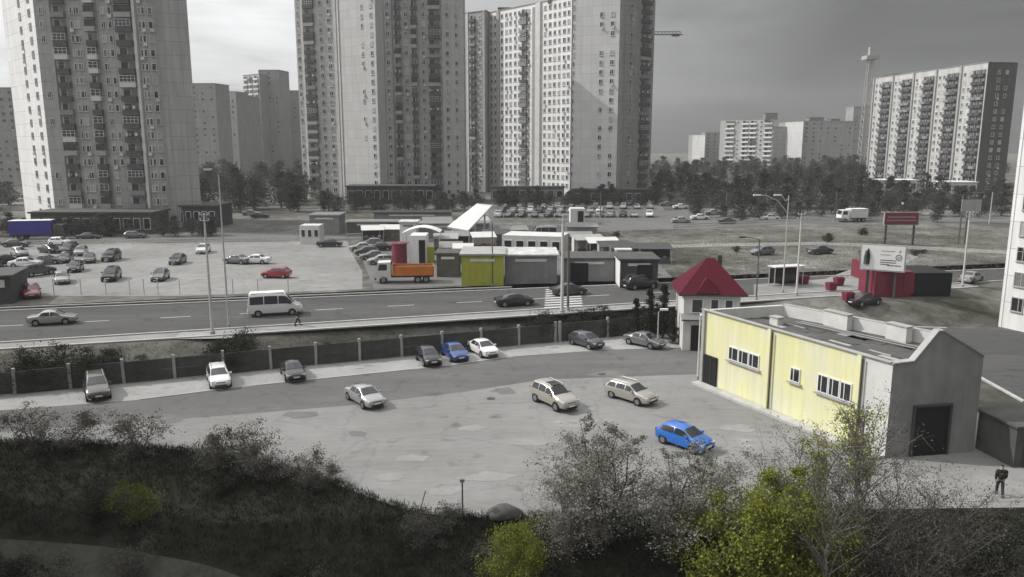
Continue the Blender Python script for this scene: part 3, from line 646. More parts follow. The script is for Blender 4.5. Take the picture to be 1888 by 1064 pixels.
# ------------------------------------------------------------------ cars
# stations: x, underside, shoulder z, shoulder half width, top z, top half width
def sc(st, L, Wd, H0, H1):
    """scale a unit spec"""
    return [(x*L, zb, zs*H0, ws*Wd, zt*H1, wt*Wd) for x, zb, zs, ws, zt, wt in st]
SPEC = {
 'sedan': ([(-2.25, .46, .62, .70, .68, .64), (-2.18, .28, .84, .80, .92, .70), (-1.62, .22, .92, .86, 1.01, .74), (-1.42, .2, .93, .87, 1.04, .72), (-.72, .2, .94, .88, 1.42, .58), (-.05, .2, .94, .88, 1.46, .60), (.42, .2, .93, .88, 1.42, .58), (1.18, .2, .90, .87, .99, .72), (1.75, .22, .80, .84, .90, .70), (2.08, .26, .70, .80, .80, .66), (2.22, .3, .60, .74, .68, .6), (2.26, .42, .54, .66, .58, .55)], (3, 4, 6, 7), 1.36, .32),
 'hatch': ([(-1.98, .45, .70, .70, .76, .62), (-1.92, .3, .90, .80, .98, .66), (-1.80, .24, .95, .84, 1.08, .66), (-1.30, .2, .96, .86, 1.46, .58), (-.4, .2, .96, .86, 1.51, .60), (.30, .2, .95, .86, 1.47, .59), (1.08, .2, .92, .85, 1.01, .70), (1.55, .22, .82, .82, .92, .68), (1.84, .26, .70, .78, .78, .64), (1.96, .3, .60, .72, .66, .6), (2.0, .42, .54, .66, .58, .55)], (2, 3, 5, 6), 1.24, .31),
 'wagon': ([(-2.25, .45, .70, .72, .76, .64), (-2.19, .3, .90, .82, .98, .68), (-2.08, .24, .95, .86, 1.08, .68), (-1.62, .2, .96, .88, 1.45, .60), (-.5, .2, .96, .88, 1.52, .62), (.32, .2, .95, .88, 1.48, .60), (1.12, .2, .92, .87, 1.02, .72), (1.70, .22, .83, .84, .93, .70), (2.05, .26, .72, .80, .80, .66), (2.21, .3, .60, .74, .68, .6), (2.25, .42, .54, .68, .58, .55)], (2, 3, 5, 6), 1.34, .32),
 'suv': ([(-2.28, .5, .82, .76, .88, .68), (-2.22, .36, 1.04, .86, 1.12, .72), (-2.12, .3, 1.08, .90, 1.22, .72), (-1.86, .28, 1.09, .92, 1.68, .64), (-.6, .28, 1.09, .92, 1.76, .66), (.30, .28, 1.08, .92, 1.70, .64), (1.05, .28, 1.04, .91, 1.16, .76), (1.72, .3, .96, .88, 1.07, .74), (2.10, .34, .84, .84, .94, .70), (2.26, .38, .72, .78, .82, .64), (2.32, .48, .64, .70, .70, .6)], (2, 3, 5, 6), 1.38, .36),
 'van': ([(-2.85, .55, 1.0, .88, 1.1, .80), (-2.80, .36, 1.22, .98, 1.4, .86), (-2.78, .32, 1.24, 1.0, 1.5, .88), (-2.62, .3, 1.25, 1.0, 2.42, .82), (-.6, .3, 1.25, 1.0, 2.50, .84), (1.15, .3, 1.25, 1.0, 2.40, .80), (2.05, .3, 1.16, .98, 1.32, .82), (2.50, .32, .98, .95, 1.10, .80), (2.74, .36, .82, .90, .92, .76), (2.84, .42, .72, .84, .80, .7)], (2, 3, 5, 6), 1.75, .35),
}
PR = {}
def car_parts(style):
    if style in PR: return PR[style]
    st, (ib, irr, irf, iw), wb, wr = SPEC[style]
    ph = mat('paint_placeholder_'+style, (.3, .3, .3), var=0)
    def ring(s):
        x, zb, zs, ws, zt, wt = s
        h = [(0, zb), (.8*ws, zb), (.97*ws, zb+.1), (1.0*ws+.012, zb+(zs-zb)*.55), (.985*ws, zs), (wt+(ws-wt)*.10, zt-(zt-zs)*.16), (wt*.86, zt-.012), (0, zt+.012)]
        return [Vector((x, y, z)) for y, z in h]+[Vector((x, -y, z)) for y, z in h[-2:0:-1]]
    b = MB(); rings = [ring(s) for s in st]; n = len(rings[0]); vs = [v for r in rings for v in r]; fs = []
    for i in range(len(rings)-1):
        for k in range(n):
            k2 = (k+1) % n; fs.append((i*n+k, i*n+k2, (i+1)*n+k2, (i+1)*n+k))
    fs.append(tuple(range(n))[::-1]); fs.append(tuple(range((len(rings)-1)*n, len(rings)*n)))
    fs = [f[::-1] for f in fs]
    b.faces(vs, fs, ph)
    parts = [('body', b.mesh('car_body_'+style, 32), None, [])]
    def interp(x):
        for a, c in zip(st, st[1:]):
            if a[0] <= x <= c[0]:
                t = (x-a[0])/(c[0]-a[0]); return tuple(p+(q-p)*t for p, q in zip(a, c))
    def side(x, t, sg):
        r = ring(interp(x)); p4, p5 = r[4], r[5]; p = p4.lerp(p5, t); return Vector((p.x, sg*(p.y+.012), p.z))
    x0, x1 = st[ib][0], st[iw][0]; xm = (st[irr][0]+st[irf][0])/2
    for sg in (1, -1):
        q = MB(); npan = 3 if style in ('van', 'suv', 'wagon') else 2
        lo = x0+.14+(.05 if style != 'sedan' else .25); hi = x1-.22
        cuts = [lo+(hi-lo)*i/npan for i in range(npan+1)]
        for a, c in zip(cuts, cuts[1:]):
            xs_ = [a+.04+(c-a-.08)*i/5 for i in range(6)]
            for u, v in zip(xs_, xs_[1:]):
                f = [side(u, .10, sg), side(v, .10, sg), side(v, .93, sg), side(u, .93, sg)]
                q.face(f if sg < 0 else f[::-1], M['carglass'])
        parts.append(('side_window', q.mesh('car_side_window'), None, []))
    def top(i0, i1, t0, t1, name):
        q = MB(); A, B = rings[i0], rings[i1]
        P = []
        for t in (t0, (t0+t1)/2, t1):
            row = [A[k].lerp(B[k], t) for k in (5, 6, 7, 8, 9)]
            m = row[2].copy(); row = [m+(p-m)*.95 for p in row]
            nrm = Vector((B[7].z-A[7].z, 0, -(B[7].x-A[7].x))); nrm = nrm if nrm.z > 0 else -nrm; nrm.normalize()
            P.append([p+nrm*.014 for p in row])
        for r_ in range(2):
            for k in range(4):
                q.face([P[r_][k], P[r_][k+1], P[r_+1][k+1], P[r_+1][k]], M['carglass'])
        return (name, q.mesh('car_'+name), None, [])
    parts.append(top(irf, iw, .07, .93, 'windshield')); parts.append(top(ib, irr, .12, .92, 'rear_window'))
    # wheels
    hw = max(s[3] for s in st)
    t = MB(); t.tube([(0, -.10, 0), (0, -.085, 0), (0, .085, 0), (0, .10, 0)], [wr*.9, wr, wr, wr*.9], M['rubber'], 18); tyre = t.mesh('car_tyre', 40)
    r = MB(); r.tube([(0, -.108, 0), (0, .108, 0)], wr*.62, M['alloy'], 14)
    for k in range(5):
        an = 2*math.pi*k/5; r.box((math.cos(an)*wr*.3, 0, math.sin(an)*wr*.3), (wr*.16, .232, wr*.16), M['dgrey'])
    rim = r.mesh('car_rim', 40)
    ar = MB(); ar.tube([(0, -.05, 0), (0, .05, 0)], wr*1.17, M['black'], 18); arch = ar.mesh('car_wheel_arch', 40)
    for sx in (-1, 1):
        for sy in (-1, 1):
            parts.append(('wheel', tyre, Vector((sx*wb, sy*(hw-.085), wr)), [('rim', rim)]))
            parts.append(('wheel_arch', arch, Vector((sx*wb, sy*(hw-.045), wr+.02)), []))
    xf, zf = st[-2][0], st[-2]; xr = st[0][0]
    fw_ = st[-3][3]; lz = (st[-3][2]+st[-3][4])/2-.06
    for sy in (-1, 1):
        h = MB(); h.box((0, 0, 0), (.26, .34, .15), M['headlamp'], rz=-sy*.35); parts.append(('headlight', h.mesh('car_headlight'), Vector((st[-3][0]-.015, sy*(fw_-.2), lz)), []))
        h = MB(); h.box((0, 0, 0), (.14, .2, .26), M['taillamp']); parts.append(('taillight', h.mesh('car_taillight'), Vector((st[1][0]+.02, sy*(st[1][3]-.12), st[1][2]-.04)), []))
        h = MB(); h.box((0, 0, 0), (.14, .2, .13), ph); parts.append(('mirror', h.mesh('car_mirror'), Vector((st[iw][0]-.30, sy*(st[iw][3]+.06), st[iw][2]+.12)), []))
    xg = st[-1][0]
    g = MB(); g.box((0, 0, 0), (.06, .72, .13), M['black']); g.box((.012, 0, 0), (.06, .74, .018), M['steel']); parts.append(('grille', g.mesh('car_grille'), Vector((st[-2][0]-.005, 0, st[-2][2]+.03)), []))
    g = MB(); g.box((0, 0, 0), (.05, 1.0, .11), M['black']); parts.append(('air_intake', g.mesh('car_air_intake'), Vector((xg, 0, .40)), []))
    for x, s_ in ((xg+.02, 1), (xr-.02, -1)):
        g = MB(); g.box((0, 0, 0), (.03, .52, .11), M['plate']); parts.append(('number_plate', g.mesh('car_number_plate'), Vector((x, 0, .54)), []))
    if style in ('suv', 'wagon'):
        for sy in (-1, 1):
            g = MB(); zt = st[4][4]; g.tube([(-1.6, 0, st[3][4]-.02), (-1.4, 0, zt+.045), (.1, 0, zt+.045), (.35, 0, st[5][4]-.0)], .022, M['steel'], 5)
            parts.append(('roof_rail', g.mesh('car_roof_rail'), Vector((0, sy*.56, 0)), []))
    PR[style] = parts; return parts
def car(style, col, loc, deg, label, group=None, name='parked_car', cat='car', extra=None, sc_=1.0):
    """deg: heading, measured from +x"""
    root = empty(name, loc, R(deg), label, cat, group); root.scale = (sc_,)*3
    for nm, me, l, sub in car_parts(style):
        painted = me.materials and me.materials[0].name.startswith('paint_placeholder')
        o = link(nm, me, root, l, paint=PAINT[col] if painted else None)
        for n2, m2 in sub: link(n2, m2, o)
    if extra: extra(root)
    return root
FARM = {}
def far_car(style, col, loc, deg, label, group):
    if style not in FARM:
        q = MB(); first = None
        for nm, me, l, sub in car_parts(style):
            for me2 in [me]+[m for _, m in sub]:
                mats = list(me2.materials); off = Vector(l) if l is not None else Vector((0, 0, 0))
                vs = [v.co+off for v in me2.vertices]; n = len(q.v); q.v.extend([tuple(v) for v in vs])
                for p in me2.polygons:
                    q.f.append(tuple(i+n for i in p.vertices)); q.m.append(q.mi(mats[p.material_index])); q.uv.append(None)
        FARM[style] = q.mesh('far_'+style, 32)
    o = link('parked_car', FARM[style], None, loc, R(deg), PAINT[col]); tag(o, label, 'car', group); return o
GL = 'cars on the near parking lot'
def sunroof(root):
    q = MB(); q.box((-.15, 0, 1.765), (1.0, .9, .02), M['carglass']); q.build('sunroof', root)
def lot(px, py, th, style, col, label, **k): return car(style, col, G(px, py, .015), -90+th, label, GL, **k)
lot(180, 728, 31, 'suv', 'brown_grey', 'dark grey brown SUV at the left end of the fence row, facing the camera')
lot(404, 706, 25, 'wagon', 'white', 'white estate car facing the camera before the dark fence, nose on the kerb line')
lot(540, 694, 24, 'sedan', 'black', 'low black car alone on the strip before the fence, between white and silver cars')
lot(673, 742, 36, 'sedan', 'silver', 'silver saloon standing in the lane, nearer than the fence row')
lot(790, 668, 22, 'hatch', 'black', 'small black hatchback left of the blue car at the fence')
lot(838, 659, 22, 'sedan', 'navy_blue', 'dark blue saloon squeezed between black hatchback and white car at the fence')
lot(890, 652, 28, 'sedan', 'white', 'white saloon with dark windscreen right of the dark blue car')
lot(1081, 638, 38, 'hatch', 'dark_grey', 'dark grey hatchback at the fence under the dark bushes')
lot(1188, 637, 44, 'sedan', 'mid_grey', 'grey saloon parked by the house corner, last of the fence row')
lot(1022, 746, 33, 'suv', 'beige', 'silver beige SUV with dark glass roof in the middle of the lot', extra=sunroof)
lot(1163, 737, 42, 'wagon', 'beige', 'beige silver estate car right of the SUV, near the yellow wall')
lot(1262, 822, 41, 'hatch', 'bright_blue', 'bright blue hatchback half behind the budding shrub')
# road
rd = math.degrees(math.atan2(nd.y, nd.x))
GR = 'vehicles driving on the road'
car('sedan', 'silver', G2(98, 597)+Vector((0, 0, .015)), rd, 'silver saloon driving on the road at the left edge', GR, name='driving_car')
car('van', 'white', G2(508, 580)+Vector((0, 0, .015)), rd, 'whitish minibus with long dark windows driving on the road', GR, name='minibus', cat='minibus')
bus = scene.objects['minibus']
q = MB(); q.box((-.75, 0, 2.515), (3.5, 1.35, .05), M['white']); q.build('roof_panel', bus)
car('sedan', 'black', G2(948, 563)+Vector((0, 0, .015)), rd, 'black saloon driving on the road left of the tall twin pole', GR, name='driving_car')
car('sedan', 'dark_grey', G2(1048, 543)+Vector((0, 0, .015)), rd, 'dark car passing behind the tall twin pole', GR, name='driving_car')
car('suv', 'black', G2(1180, 532)+Vector((0, 0, .015)), rd+8, 'black off-roader in front of the grey garages by the roadside', GR, name='driving_car')
# far lot
FL = [(10, 490, 'black', 'suv', 70, 'black SUV cut off by the left edge on the far lot'),
 (85, 487, 'mid_grey', 'sedan', 20, 'grey saloon behind the pale pole shadow at left on the far lot'),
 (70, 508, 'dark_grey', 'suv', 60, 'dark grey SUV in front at the left of the far lot cluster'),
 (115, 521, 'silver', 'sedan', -60, 'silver saloon nearest the road on the far lot'),
 (122, 483, 'dark_grey', 'hatch', -70, 'dark hatchback in the middle of the far lot cluster'),
 (92, 466, 'black', 'sedan', -30, 'black saloon at the back of the far lot cluster'),
 (112, 452, 'white', 'hatch', -10, 'white hatchback peeping over the far lot cluster'),
 (128, 466, 'black', 'suv', -80, 'black SUV at the back right of the far lot cluster'),
 (165, 483, 'mid_grey', 'sedan', -65, 'grey saloon left of the square black SUV'),
 (206, 480, 'black', 'suv', -82, 'square black SUV with bright roof on the far lot'),
 (206, 516, 'black', 'suv', -76, 'black SUV nearer the road, below the square black one'),
 (296, 516, 'mid_grey', 'hatch', -80, 'grey hatchback alone in the front of the far lot'),
 (328, 486, 'dark_grey', 'hatch', -85, 'dark hatchback alone in the middle of the far lot'),
 (375, 466, 'white', 'wagon', -80, 'white estate beside the tall white pole on the far lot'),
 (438, 486, 'mid_grey', 'sedan', 160, 'mid grey saloon right of the street lamp on the far lot'),
 (472, 486, 'white', 'sedan', 175, 'white saloon behind the mid grey one on the far lot'),
 (510, 512, 'red', 'hatch', 175, 'red hatchback alone on the open far lot'),
 (60, 547, 'red', 'wagon', -60, 'red van-like car at the left roadside'),
 (608, 455, 'black', 'sedan', 5, 'long black saloon by the white gatehouse'),
 (668, 462, 'silver', 'sedan', 195, 'silver saloon first in the tight row by the bazaar'),
 (676, 470, 'dark_grey', 'hatch', 195, 'dark hatchback second in the tight row by the bazaar'),
 (690, 478, 'mid_grey', 'sedan', 195, 'grey saloon third in the tight row by the bazaar'),
 (702, 487, 'silver', 'hatch', 195, 'light hatchback next to the orange lorry'),
 (700, 462, 'black', 'sedan', 190, 'black saloon behind the tight row by the bazaar'),
 (686, 454, 'mid_grey', 'hatch', 190, 'small grey hatchback at the top of the tight row')]
for px, py, c, st, h, lb in FL: car(st, c, G2(px, py)+Vector((0, 0, .02)), h, lb, 'cars on the far parking lot')
car('suv', 'black', G2(1452, 521), rd, 'dark off-roader under the thin street lamp on the right waste ground', 'cars on the waste ground at right')
for px, py, c, st, h, lb in ((1512, 468, 'dark_grey', 'sedan', 20, 'dark saloon on the dirt track above the red containers'), (1405, 470, 'mid_grey', 'hatch', 200, 'grey hatchback on the waste ground left of the double armed lamp'), (1790, 520, 'silver', 'sedan', 40, 'silver saloon at the foot of the tall pole before the near block')):
    car(st, c, G2(px, py)+Vector((0, 0, .03)), h, lb, 'cars on the waste ground at right')
car('sedan', 'black', Gt(1592, 562)+Vector((0, 0, .02)), rd+10, 'long black car in front of the red kiosk', 'cars on the waste ground at right')
car('sedan', 'dark_grey', G2(165, 442), rd-8, 'dark saloon on the far road behind the lot, left of the lamp', 'cars on the far road')
car('hatch', 'mid_grey', G2(250, 439), rd-8, 'grey hatchback on the far road behind the lot', 'cars on the far road')
rnd = random.Random(5)
pal = ['white', 'silver', 'dark_grey', 'black', 'mid_grey', 'silver', 'white', 'mid_grey']
for row, (py, xa, xb, n) in enumerate([(399, 915, 1215, 13), (391, 925, 1120, 11), (384, 930, 1215, 12), (377, 1120, 1210, 5)]):
    for i in range(n):
        px = xa+(xb-xa)*(i+.3*rnd.random())/n
        far_car(rnd.choice(('sedan', 'hatch', 'suv', 'sedan')), rnd.choice(pal), G2(px, py+1), 80+rnd.uniform(-8, 8)+(180 if rnd.random() < .5 else 0), 'small far car parked in the rows below the white slab and the blank tower', 'rows of cars at the tower feet')
for px, py, c, lb in [(463, 397, 'silver', 'silver car crossing in front of the dark pavilion'), (480, 402, 'dark_grey', 'dark car behind the silver one before the dark pavilion'), (1290, 405, 'white', 'white car on the far road left of the double lamp'), (1340, 412, 'dark_grey', 'dark car on the far road below the double lamp'), (1420, 406, 'white', 'white car on the far road right beside the double lamp'), (1255, 411, 'silver', 'silver car on the far road near the crossing'), (720, 404, 'dark_grey', 'dark car before the middle tower podium'), (760, 399, 'silver', 'silver car before the middle tower podium'), (1255, 385, 'white', 'white car on the side road below the trees'), (1230, 380, 'mid_grey', 'grey car on the side road below the trees'), (1315, 396, 'silver', 'silver car where the side road meets the far road')]:
    far_car('sedan', c, G2(px, py), rd-10, lb, 'single far cars')

# ------------------------------------------------------------------ lorries
def wheel(parent, loc, r=.5, w=.3):
    t = MB(); t.tube([(0, -w/2, 0), (0, w/2, 0)], r, M['rubber'], 16); o = t.build('wheel', parent, 40, loc)
    h = MB(); h.tube([(0, -w/2-.01, 0), (0, w/2+.01, 0)], r*.55, M['grey'], 12); h.build('rim', o, 40)
def lorry(label, loc, deg, cabm, bedm, dump=True, L=7.0, bedh=1.5, name='lorry'):
    root = empty(name, loc, R(deg), label, 'lorry')
    q = MB(); q.box((0, 0, .85), (L, .9, .3), M['dgrey']); q.build('chassis', root)
    q = MB(); x = L/2
    q.prism([(x-2.0, -1.2), (x, -1.2), (x, 1.2), (x-2.0, 1.2)], .75, 1.75, cabm)
    vs = [(x-2, -1.2, 1.75), (x, -1.2, 1.75), (x, 1.2, 1.75), (x-2, 1.2, 1.75), (x-1.95, -1.08, 2.85), (x-.3, -1.08, 2.8), (x-.3, 1.08, 2.8), (x-1.95, 1.08, 2.85)]
    q.faces(vs, [(0, 1, 5, 4), (1, 2, 6, 5), (2, 3, 7, 6), (3, 0, 4, 7), (4, 5, 6, 7)], cabm); q.build('cab', root)
    g = MB(); g.face([(x+.005, -1.0, 1.8), (x+.005, 1.0, 1.8), (x-.255, .98, 2.72), (x-.255, -.98, 2.72)], M['carglass']); g.build('windshield', root)
    for s in (-1, 1):
        g = MB(); f = [(x-1.5, s*1.205, 1.8), (x-.3, s*1.205, 1.8), (x-.5, s*1.11, 2.6), (x-1.5, s*1.11, 2.6)]; g.face(f, M['carglass']); g.build('side_window', root)
        g = MB(); g.box((0, 0, 0), (.08, .3, .2), M['headlamp']); g.build('headlight', root, loc=(x+.02, s*.9, .95))
    q = MB(); q.box((x+.05, 0, .7), (.2, 2.4, .3), M['dgrey']); q.build('bumper', root)
    q = MB(); bl = L-2.25; bx = -L/2+bl/2; z0 = 1.05
    if dump:
        for s in (-1, 1):
            q.box((bx, s*1.19, z0+bedh/2), (bl, .1, bedh), bedm)
            for k in range(5): q.box((bx-bl/2+.15+k*(bl-.3)/4, s*1.27, z0+bedh/2), (.12, .07, bedh), bedm)
        q.box((bx-bl/2, 0, z0+bedh/2), (.1, 2.4, bedh), bedm); q.box((bx+bl/2, 0, z0+bedh*.6), (.1, 2.4, bedh*1.2), bedm); q.box((bx, 0, z0+.06), (bl, 2.3, .12), bedm)
        q.build('tipper_bed', root); h = MB(); h.box((bx, 0, z0+bedh*.75), (bl-.15, 2.25, .1), M['conc_dark']); h.build('load', root)
    else:
        q.prism([(bx-bl/2, -1.25), (bx+bl/2, -1.25), (bx+bl/2, 1.25), (bx-bl/2, 1.25)], z0, z0+bedh, bedm); q.box((bx, 0, z0+bedh+.04), (bl+.06, 2.56, .08), M['white']); q.build('cargo_box', root)
    for xx in (x-1.0, -x+1.0, -x+2.1):
        for s in (-1, 1): wheel(root, (xx, s*1.05, .5))
    return root
lorry('orange tipper lorry with pale cab standing on the bazaar yard', G2(747, 520), 186, M['offwhite'], M['orange'], True, 7.6, 1.25)
M['bluet'] = mat('blue_tarpaulin', (.045, .035, .26), rough=.7, var=.2)
lorry('blue covered lorry on the far road at left', G2(74, 441), rd-6, M['dgrey'], M['bluet'], False, 9.6, 2.6)
lorry('small white box lorry on the far road at right', G2(1570, 409), 186, M['white'], M['offwhite'], False, 6.5, 2.0)

# ------------------------------------------------------------------ fence of concrete panels
M['fencec'] = mat('dirty_fence_concrete', (.062, .061, .057), scale=.9, var=.5, bump=.2)
def fence_piece(label, x0, x1, group=None):
    A, B = fa+fdir*((x0-fa.x)/fdir.x), fa+fdir*((x1-fa.x)/fdir.x); L = (B-A).length
    root = empty('panel_fence', A, math.atan2(fdir.y, fdir.x), label, 'fence', group)
    n = int(L/3.9); st = L/n; rr = random.Random(int(x0*10))
    pm = MB(); pm.box((0, 0, 0), (st-.24, .09, .92), M['fencec']); me = pm.mesh('fence_panel')
    po = MB(); po.box((0, -.02, 0), (.24, .26, 2.25), M['conc']); pme = po.mesh('fence_post')
    for i in range(n+1):
        o = link('post', pme, root, (i*st, 0, 1.08)); o.rotation_euler = (rr.uniform(-.02, .02), rr.uniform(-.025, .025), 0)
        if i < n:
            for k in range(2):
                o = link('panel', me, root, ((i+.5)*st, 0, .52+k*.95)); o.rotation_euler = (rr.uniform(-.02, .02), rr.uniform(-.006, .006), 0)
    return root
fence_piece('long dark concrete panel fence with pale posts behind the parked cars', -68, 4.5)
fence_piece('shorter run of dark panel fence under the black bushes near the house', 5.0, 15.5)

# ------------------------------------------------------------------ near service building, cream yellow
def seg_wall(q, a, b, h, m, t=.35, z0=0.0):
    a, b = Vector(a), Vector(b); d = (b-a).normalized(); n = Vector((-d.y, d.x, 0))*t
    q.prism([a, b, b+n, a+n], z0, z0+h, m, uv=True)
YA, YB, YC, YD, YE = Vector((16.4, 65.9, 0)), Vector((24.7, 49.2, 0)), Vector((31.2, 50.3, 0)), Vector((32.0, 57.4, 0)), Vector((24.0, 68.0, 0))
M['gable'] = weathered('shade_toned_stained_render', (.27, .267, .258), (.19, .188, .18), .4)  # shade of the gable end put into a darker colour, with stains
root = empty('service_building', YA, 0, 'pale yellow flat roofed service building with ribbon windows and a dark gable end', 'building')
o_ = -YA
d = (YB-YA).normalized(); ang = math.atan2(d.y, d.x); LB = (YB-YA).length
q = MB(); A, B = Vector((0, 0, 0)), YB-YA
seg_wall(q, A, A+(B-A)*.86, 6.5, M['cream']); q.build('front_wall', root); q = MB(); seg_wall(q, A+(B-A)*.86, B, 6.5, M['offwhite']); tag(q.build('front_wall', root), 'greyish white end bay without windows')
C, D, E = YC-YA, YD-YA, YE-YA
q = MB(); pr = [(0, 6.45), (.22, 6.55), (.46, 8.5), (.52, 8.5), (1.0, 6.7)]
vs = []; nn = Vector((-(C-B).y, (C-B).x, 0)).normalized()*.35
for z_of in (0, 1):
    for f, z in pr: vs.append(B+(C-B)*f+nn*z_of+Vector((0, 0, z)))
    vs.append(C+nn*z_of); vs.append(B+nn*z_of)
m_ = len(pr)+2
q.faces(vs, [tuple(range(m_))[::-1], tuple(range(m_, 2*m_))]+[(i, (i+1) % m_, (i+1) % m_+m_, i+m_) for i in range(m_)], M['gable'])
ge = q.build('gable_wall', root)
q = MB(); seg_wall(q, C, D, 6.6, M['offwhite']); q.build('side_wall', root)
q = MB(); seg_wall(q, D, E, 6.5, M['offwhite']); q.build('rear_wall', root)
q = MB(); seg_wall(q, E, A, 6.5, M['offwhite']); q.build('side_wall', root)
q = MB(); q.face([p+Vector((0, 0, 5.55)) for p in (A, B, C, D, E)], M['rooffelt']); 
rr = random.Random(3)
for k in range(38):    # seams and patches of felt
    f, g = rr.random(), rr.uniform(.15, .8); p = (A+(B-A)*f).lerp(E+(D-E)*f, g); q.box((p.x, p.y, 5.57), (rr.uniform(.6, 2.6), rr.uniform(.1, .9), .03), M['conc_dark'] if k % 3 else M['conc'], rz=ang)
q.build('roof', root)
q = MB(); q.bar(A+Vector((0, .1, 6.54)), B+Vector((0, .1, 6.54)), .46, .06, M['conc']); q.bar(D+Vector((0, -.1, 6.54)), E+Vector((0, -.1, 6.54)), .5, .08, M['conc']); q.build('coping', root)
q = MB()
for (f0, f1), (f2, f3) in zip(zip(pr, pr[1:]), zip(pr, pr[1:])):
    q.bar(B+(C-B)*f0[0]+nn*.5+Vector((0, 0, f0[1]+.05)), B+(C-B)*f2[0]+nn*.5+Vector((0, 0, f3+.05)) if False else B+(C-B)*f1[0]+nn*.5+Vector((0, 0, f1[1]+.05)), .55, .09, M['conc'])
q.build('gable_coping', root)
# roof plant
for f, g, sx, sy, sz in ((.42, .93, 2.4, .6, 1.25), (.80, .92, 1.8, .7, 1.2), (.2, .55, .9, .7, .6)):
    p = (A+(B-A)*f).lerp(E+(D-E)*f, g); b = MB(); b.box((p.x, p.y, 5.56+sz/2), (sx, sy, sz), M['offwhite'], rz=ang); b.box((p.x, p.y, 5.56+sz+.04), (sx+.15, sy+.15, .08), M['conc'], rz=ang); b.build('roof_duct', root)
b = MB()
for g in (.72, .78):
    p0_, p1_ = (A+(B-A)*.25).lerp(E+(D-E)*.25, g), (A+(B-A)*.95).lerp(E+(D-E)*.95, g); b.tube([p0_+Vector((0, 0, 5.75)), p1_+Vector((0, 0, 5.75))], .06, M['grey'], 6)
b.build('roof_pipe', root)
Rz = Matrix.Rotation(ang, 4, 'Z')
def onwall(u, z, q, nm, par=None, out=0.0):
    o = q.build(nm, root); o.matrix_local = Matrix.Translation(d*u+Vector((d.y, -d.x, 0))*out+Vector((0, 0, z))) @ Rz; return o
for u0, u1, z, h, n in ((3.4, 6.9, 3.55, 1.15, 3), (10.1, 11.1, 3.55, 1.1, 1), (12.7, 15.7, 3.6, 1.35, 3)):
    w_ = (u1-u0)/n
    for i in range(n):
        f = MB(); f.box((0, -.03, 0), (w_-.06, .1, h), M['window_white']); o = onwall(u0+(i+.5)*w_, z, f, 'window')
        g = MB(); g.box((0, -.075, 0), (w_-.22, .04, h-.2), M['glass']); g.box((-.1, -.09, 0), (.06, .05, h-.2), M['window_white']); g.build('pane', o)
    s_ = MB(); s_.box((0, -.1, 0), (u1-u0+.3, .3, .08), M['conc']); onwall((u0+u1)/2, z-h/2-.08, s_, 'sill')
for u in (.25, 7.9, 16.2):
    s_ = MB(); s_.box((0, -.09, 3.25), (.32, .22, 6.5), M['conc'] if u < 1 else M['cream']); onwall(u, 0, s_, 'pilaster')
s_ = MB(); s_.tube([(0, -.2, 0), (0, -.2, 6.3)], .06, M['dgrey'], 6); onwall(8.25, 0, s_, 'downpipe')
s_ = MB(); s_.tube([(0, -.2, 0), (0, -.2, 6.3)], .06, M['dgrey'], 6); onwall(16.5, 0, s_, 'downpipe')
s_ = MB(); s_.box((0, -.06, 1.35), (1.6, .16, 2.7), M['black']); s_.box((.1, -.15, 1.3), (.06, .05, 2.4), M['dgrey']); onwall(1.3, 0, s_, 'door')
s_ = MB(); s_.box((0, -.5, .10), (LB, .9, .2), M['kerb']); onwall(LB/2, 0, s_, 'plinth')
# dark gateway in the gable
dg = (C-B).normalized(); ag = math.atan2(dg.y, dg.x)
s_ = MB(); s_.box((0, -.02, 1.7), (2.6, .12, 3.4), M['black']); s_.box((-1.35, -.06, 1.75), (.14, .2, 3.5), M['dgrey']); s_.box((1.35, -.06, 1.75), (.14, .2, 3.5), M['dgrey']); s_.box((0, -.06, 3.5), (2.84, .2, .14), M['dgrey'])
o = s_.build('gateway', root); o.matrix_local = Matrix.Translation(B+(C-B)*.48) @ Matrix.Rotation(ag, 4, 'Z')
# annex to the right of the gable, in its shade
root = empty('garage_annex', (32.2, 47.6, 0), R(8), 'low dark lock-up annex in the shade right of the gable end', 'garage')
q = MB(); q.prism([(0, 0), (11, 0), (11, 3.4), (0, 3.4)], 0, 2.7, M['conc_dark'], M['rooffelt'], uv=True); q.build('wall', root)
q = MB(); q.box((5.5, 1.7, 2.78), (11.4, 3.8, .14), M['conc_dark']); q.build('roof', root)
for k in range(3):
    q = MB(); q.box((2+k*3.5, -.04, 1.15), (2.8, .12, 2.3), M['dgrey']); 
    for j in range(4): q.box((1.0+k*3.5+j*.67, -.11, 1.15), (.05, .04, 2.2), M['black'])
    q.build('garage_door', root)

# ------------------------------------------------------------------ house with the red roof
hl = Vector((17.1, 76.6, 0)); HW = 5.5
root = empty('roofed_house', hl, R(-4), 'small pale two storey house with steep red tiled hip roof', 'house')
q = MB(); q.prism([(0, 0), (HW, 0), (HW, 5.6), (0, 5.6)], 0, 6.0, M['offwhite'], uv=True); q.build('wall', root)
q = MB(); ov = .6
e = [Vector((-ov, -ov, 5.85)), Vector((HW+ov, -ov, 5.85)), Vector((HW+ov, 5.6+ov, 5.85)), Vector((-ov, 5.6+ov, 5.85))]
r_a, r_b = Vector((2.5, 2.8, 9.0)), Vector((3.3, 2.8, 9.0))
q.face([e[0], e[1], r_b, r_a], M['tiles']); q.face([e[1], e[2], r_b], M['tiles']); q.face([e[2], e[3], r_a, r_b], M['tiles']); q.face([e[3], e[0], r_a], M['tiles'])
q.prism([(v.x, v.y) for v in e], 5.68, 5.85, M['dgrey']); ro = q.build('roof', root)
q = MB(); q.prism([(3.7, 3.2), (4.15, 3.2), (4.15, 3.65), (3.7, 3.65)], 7, 9.25, M['conc_dark']); q.build('chimney', ro)
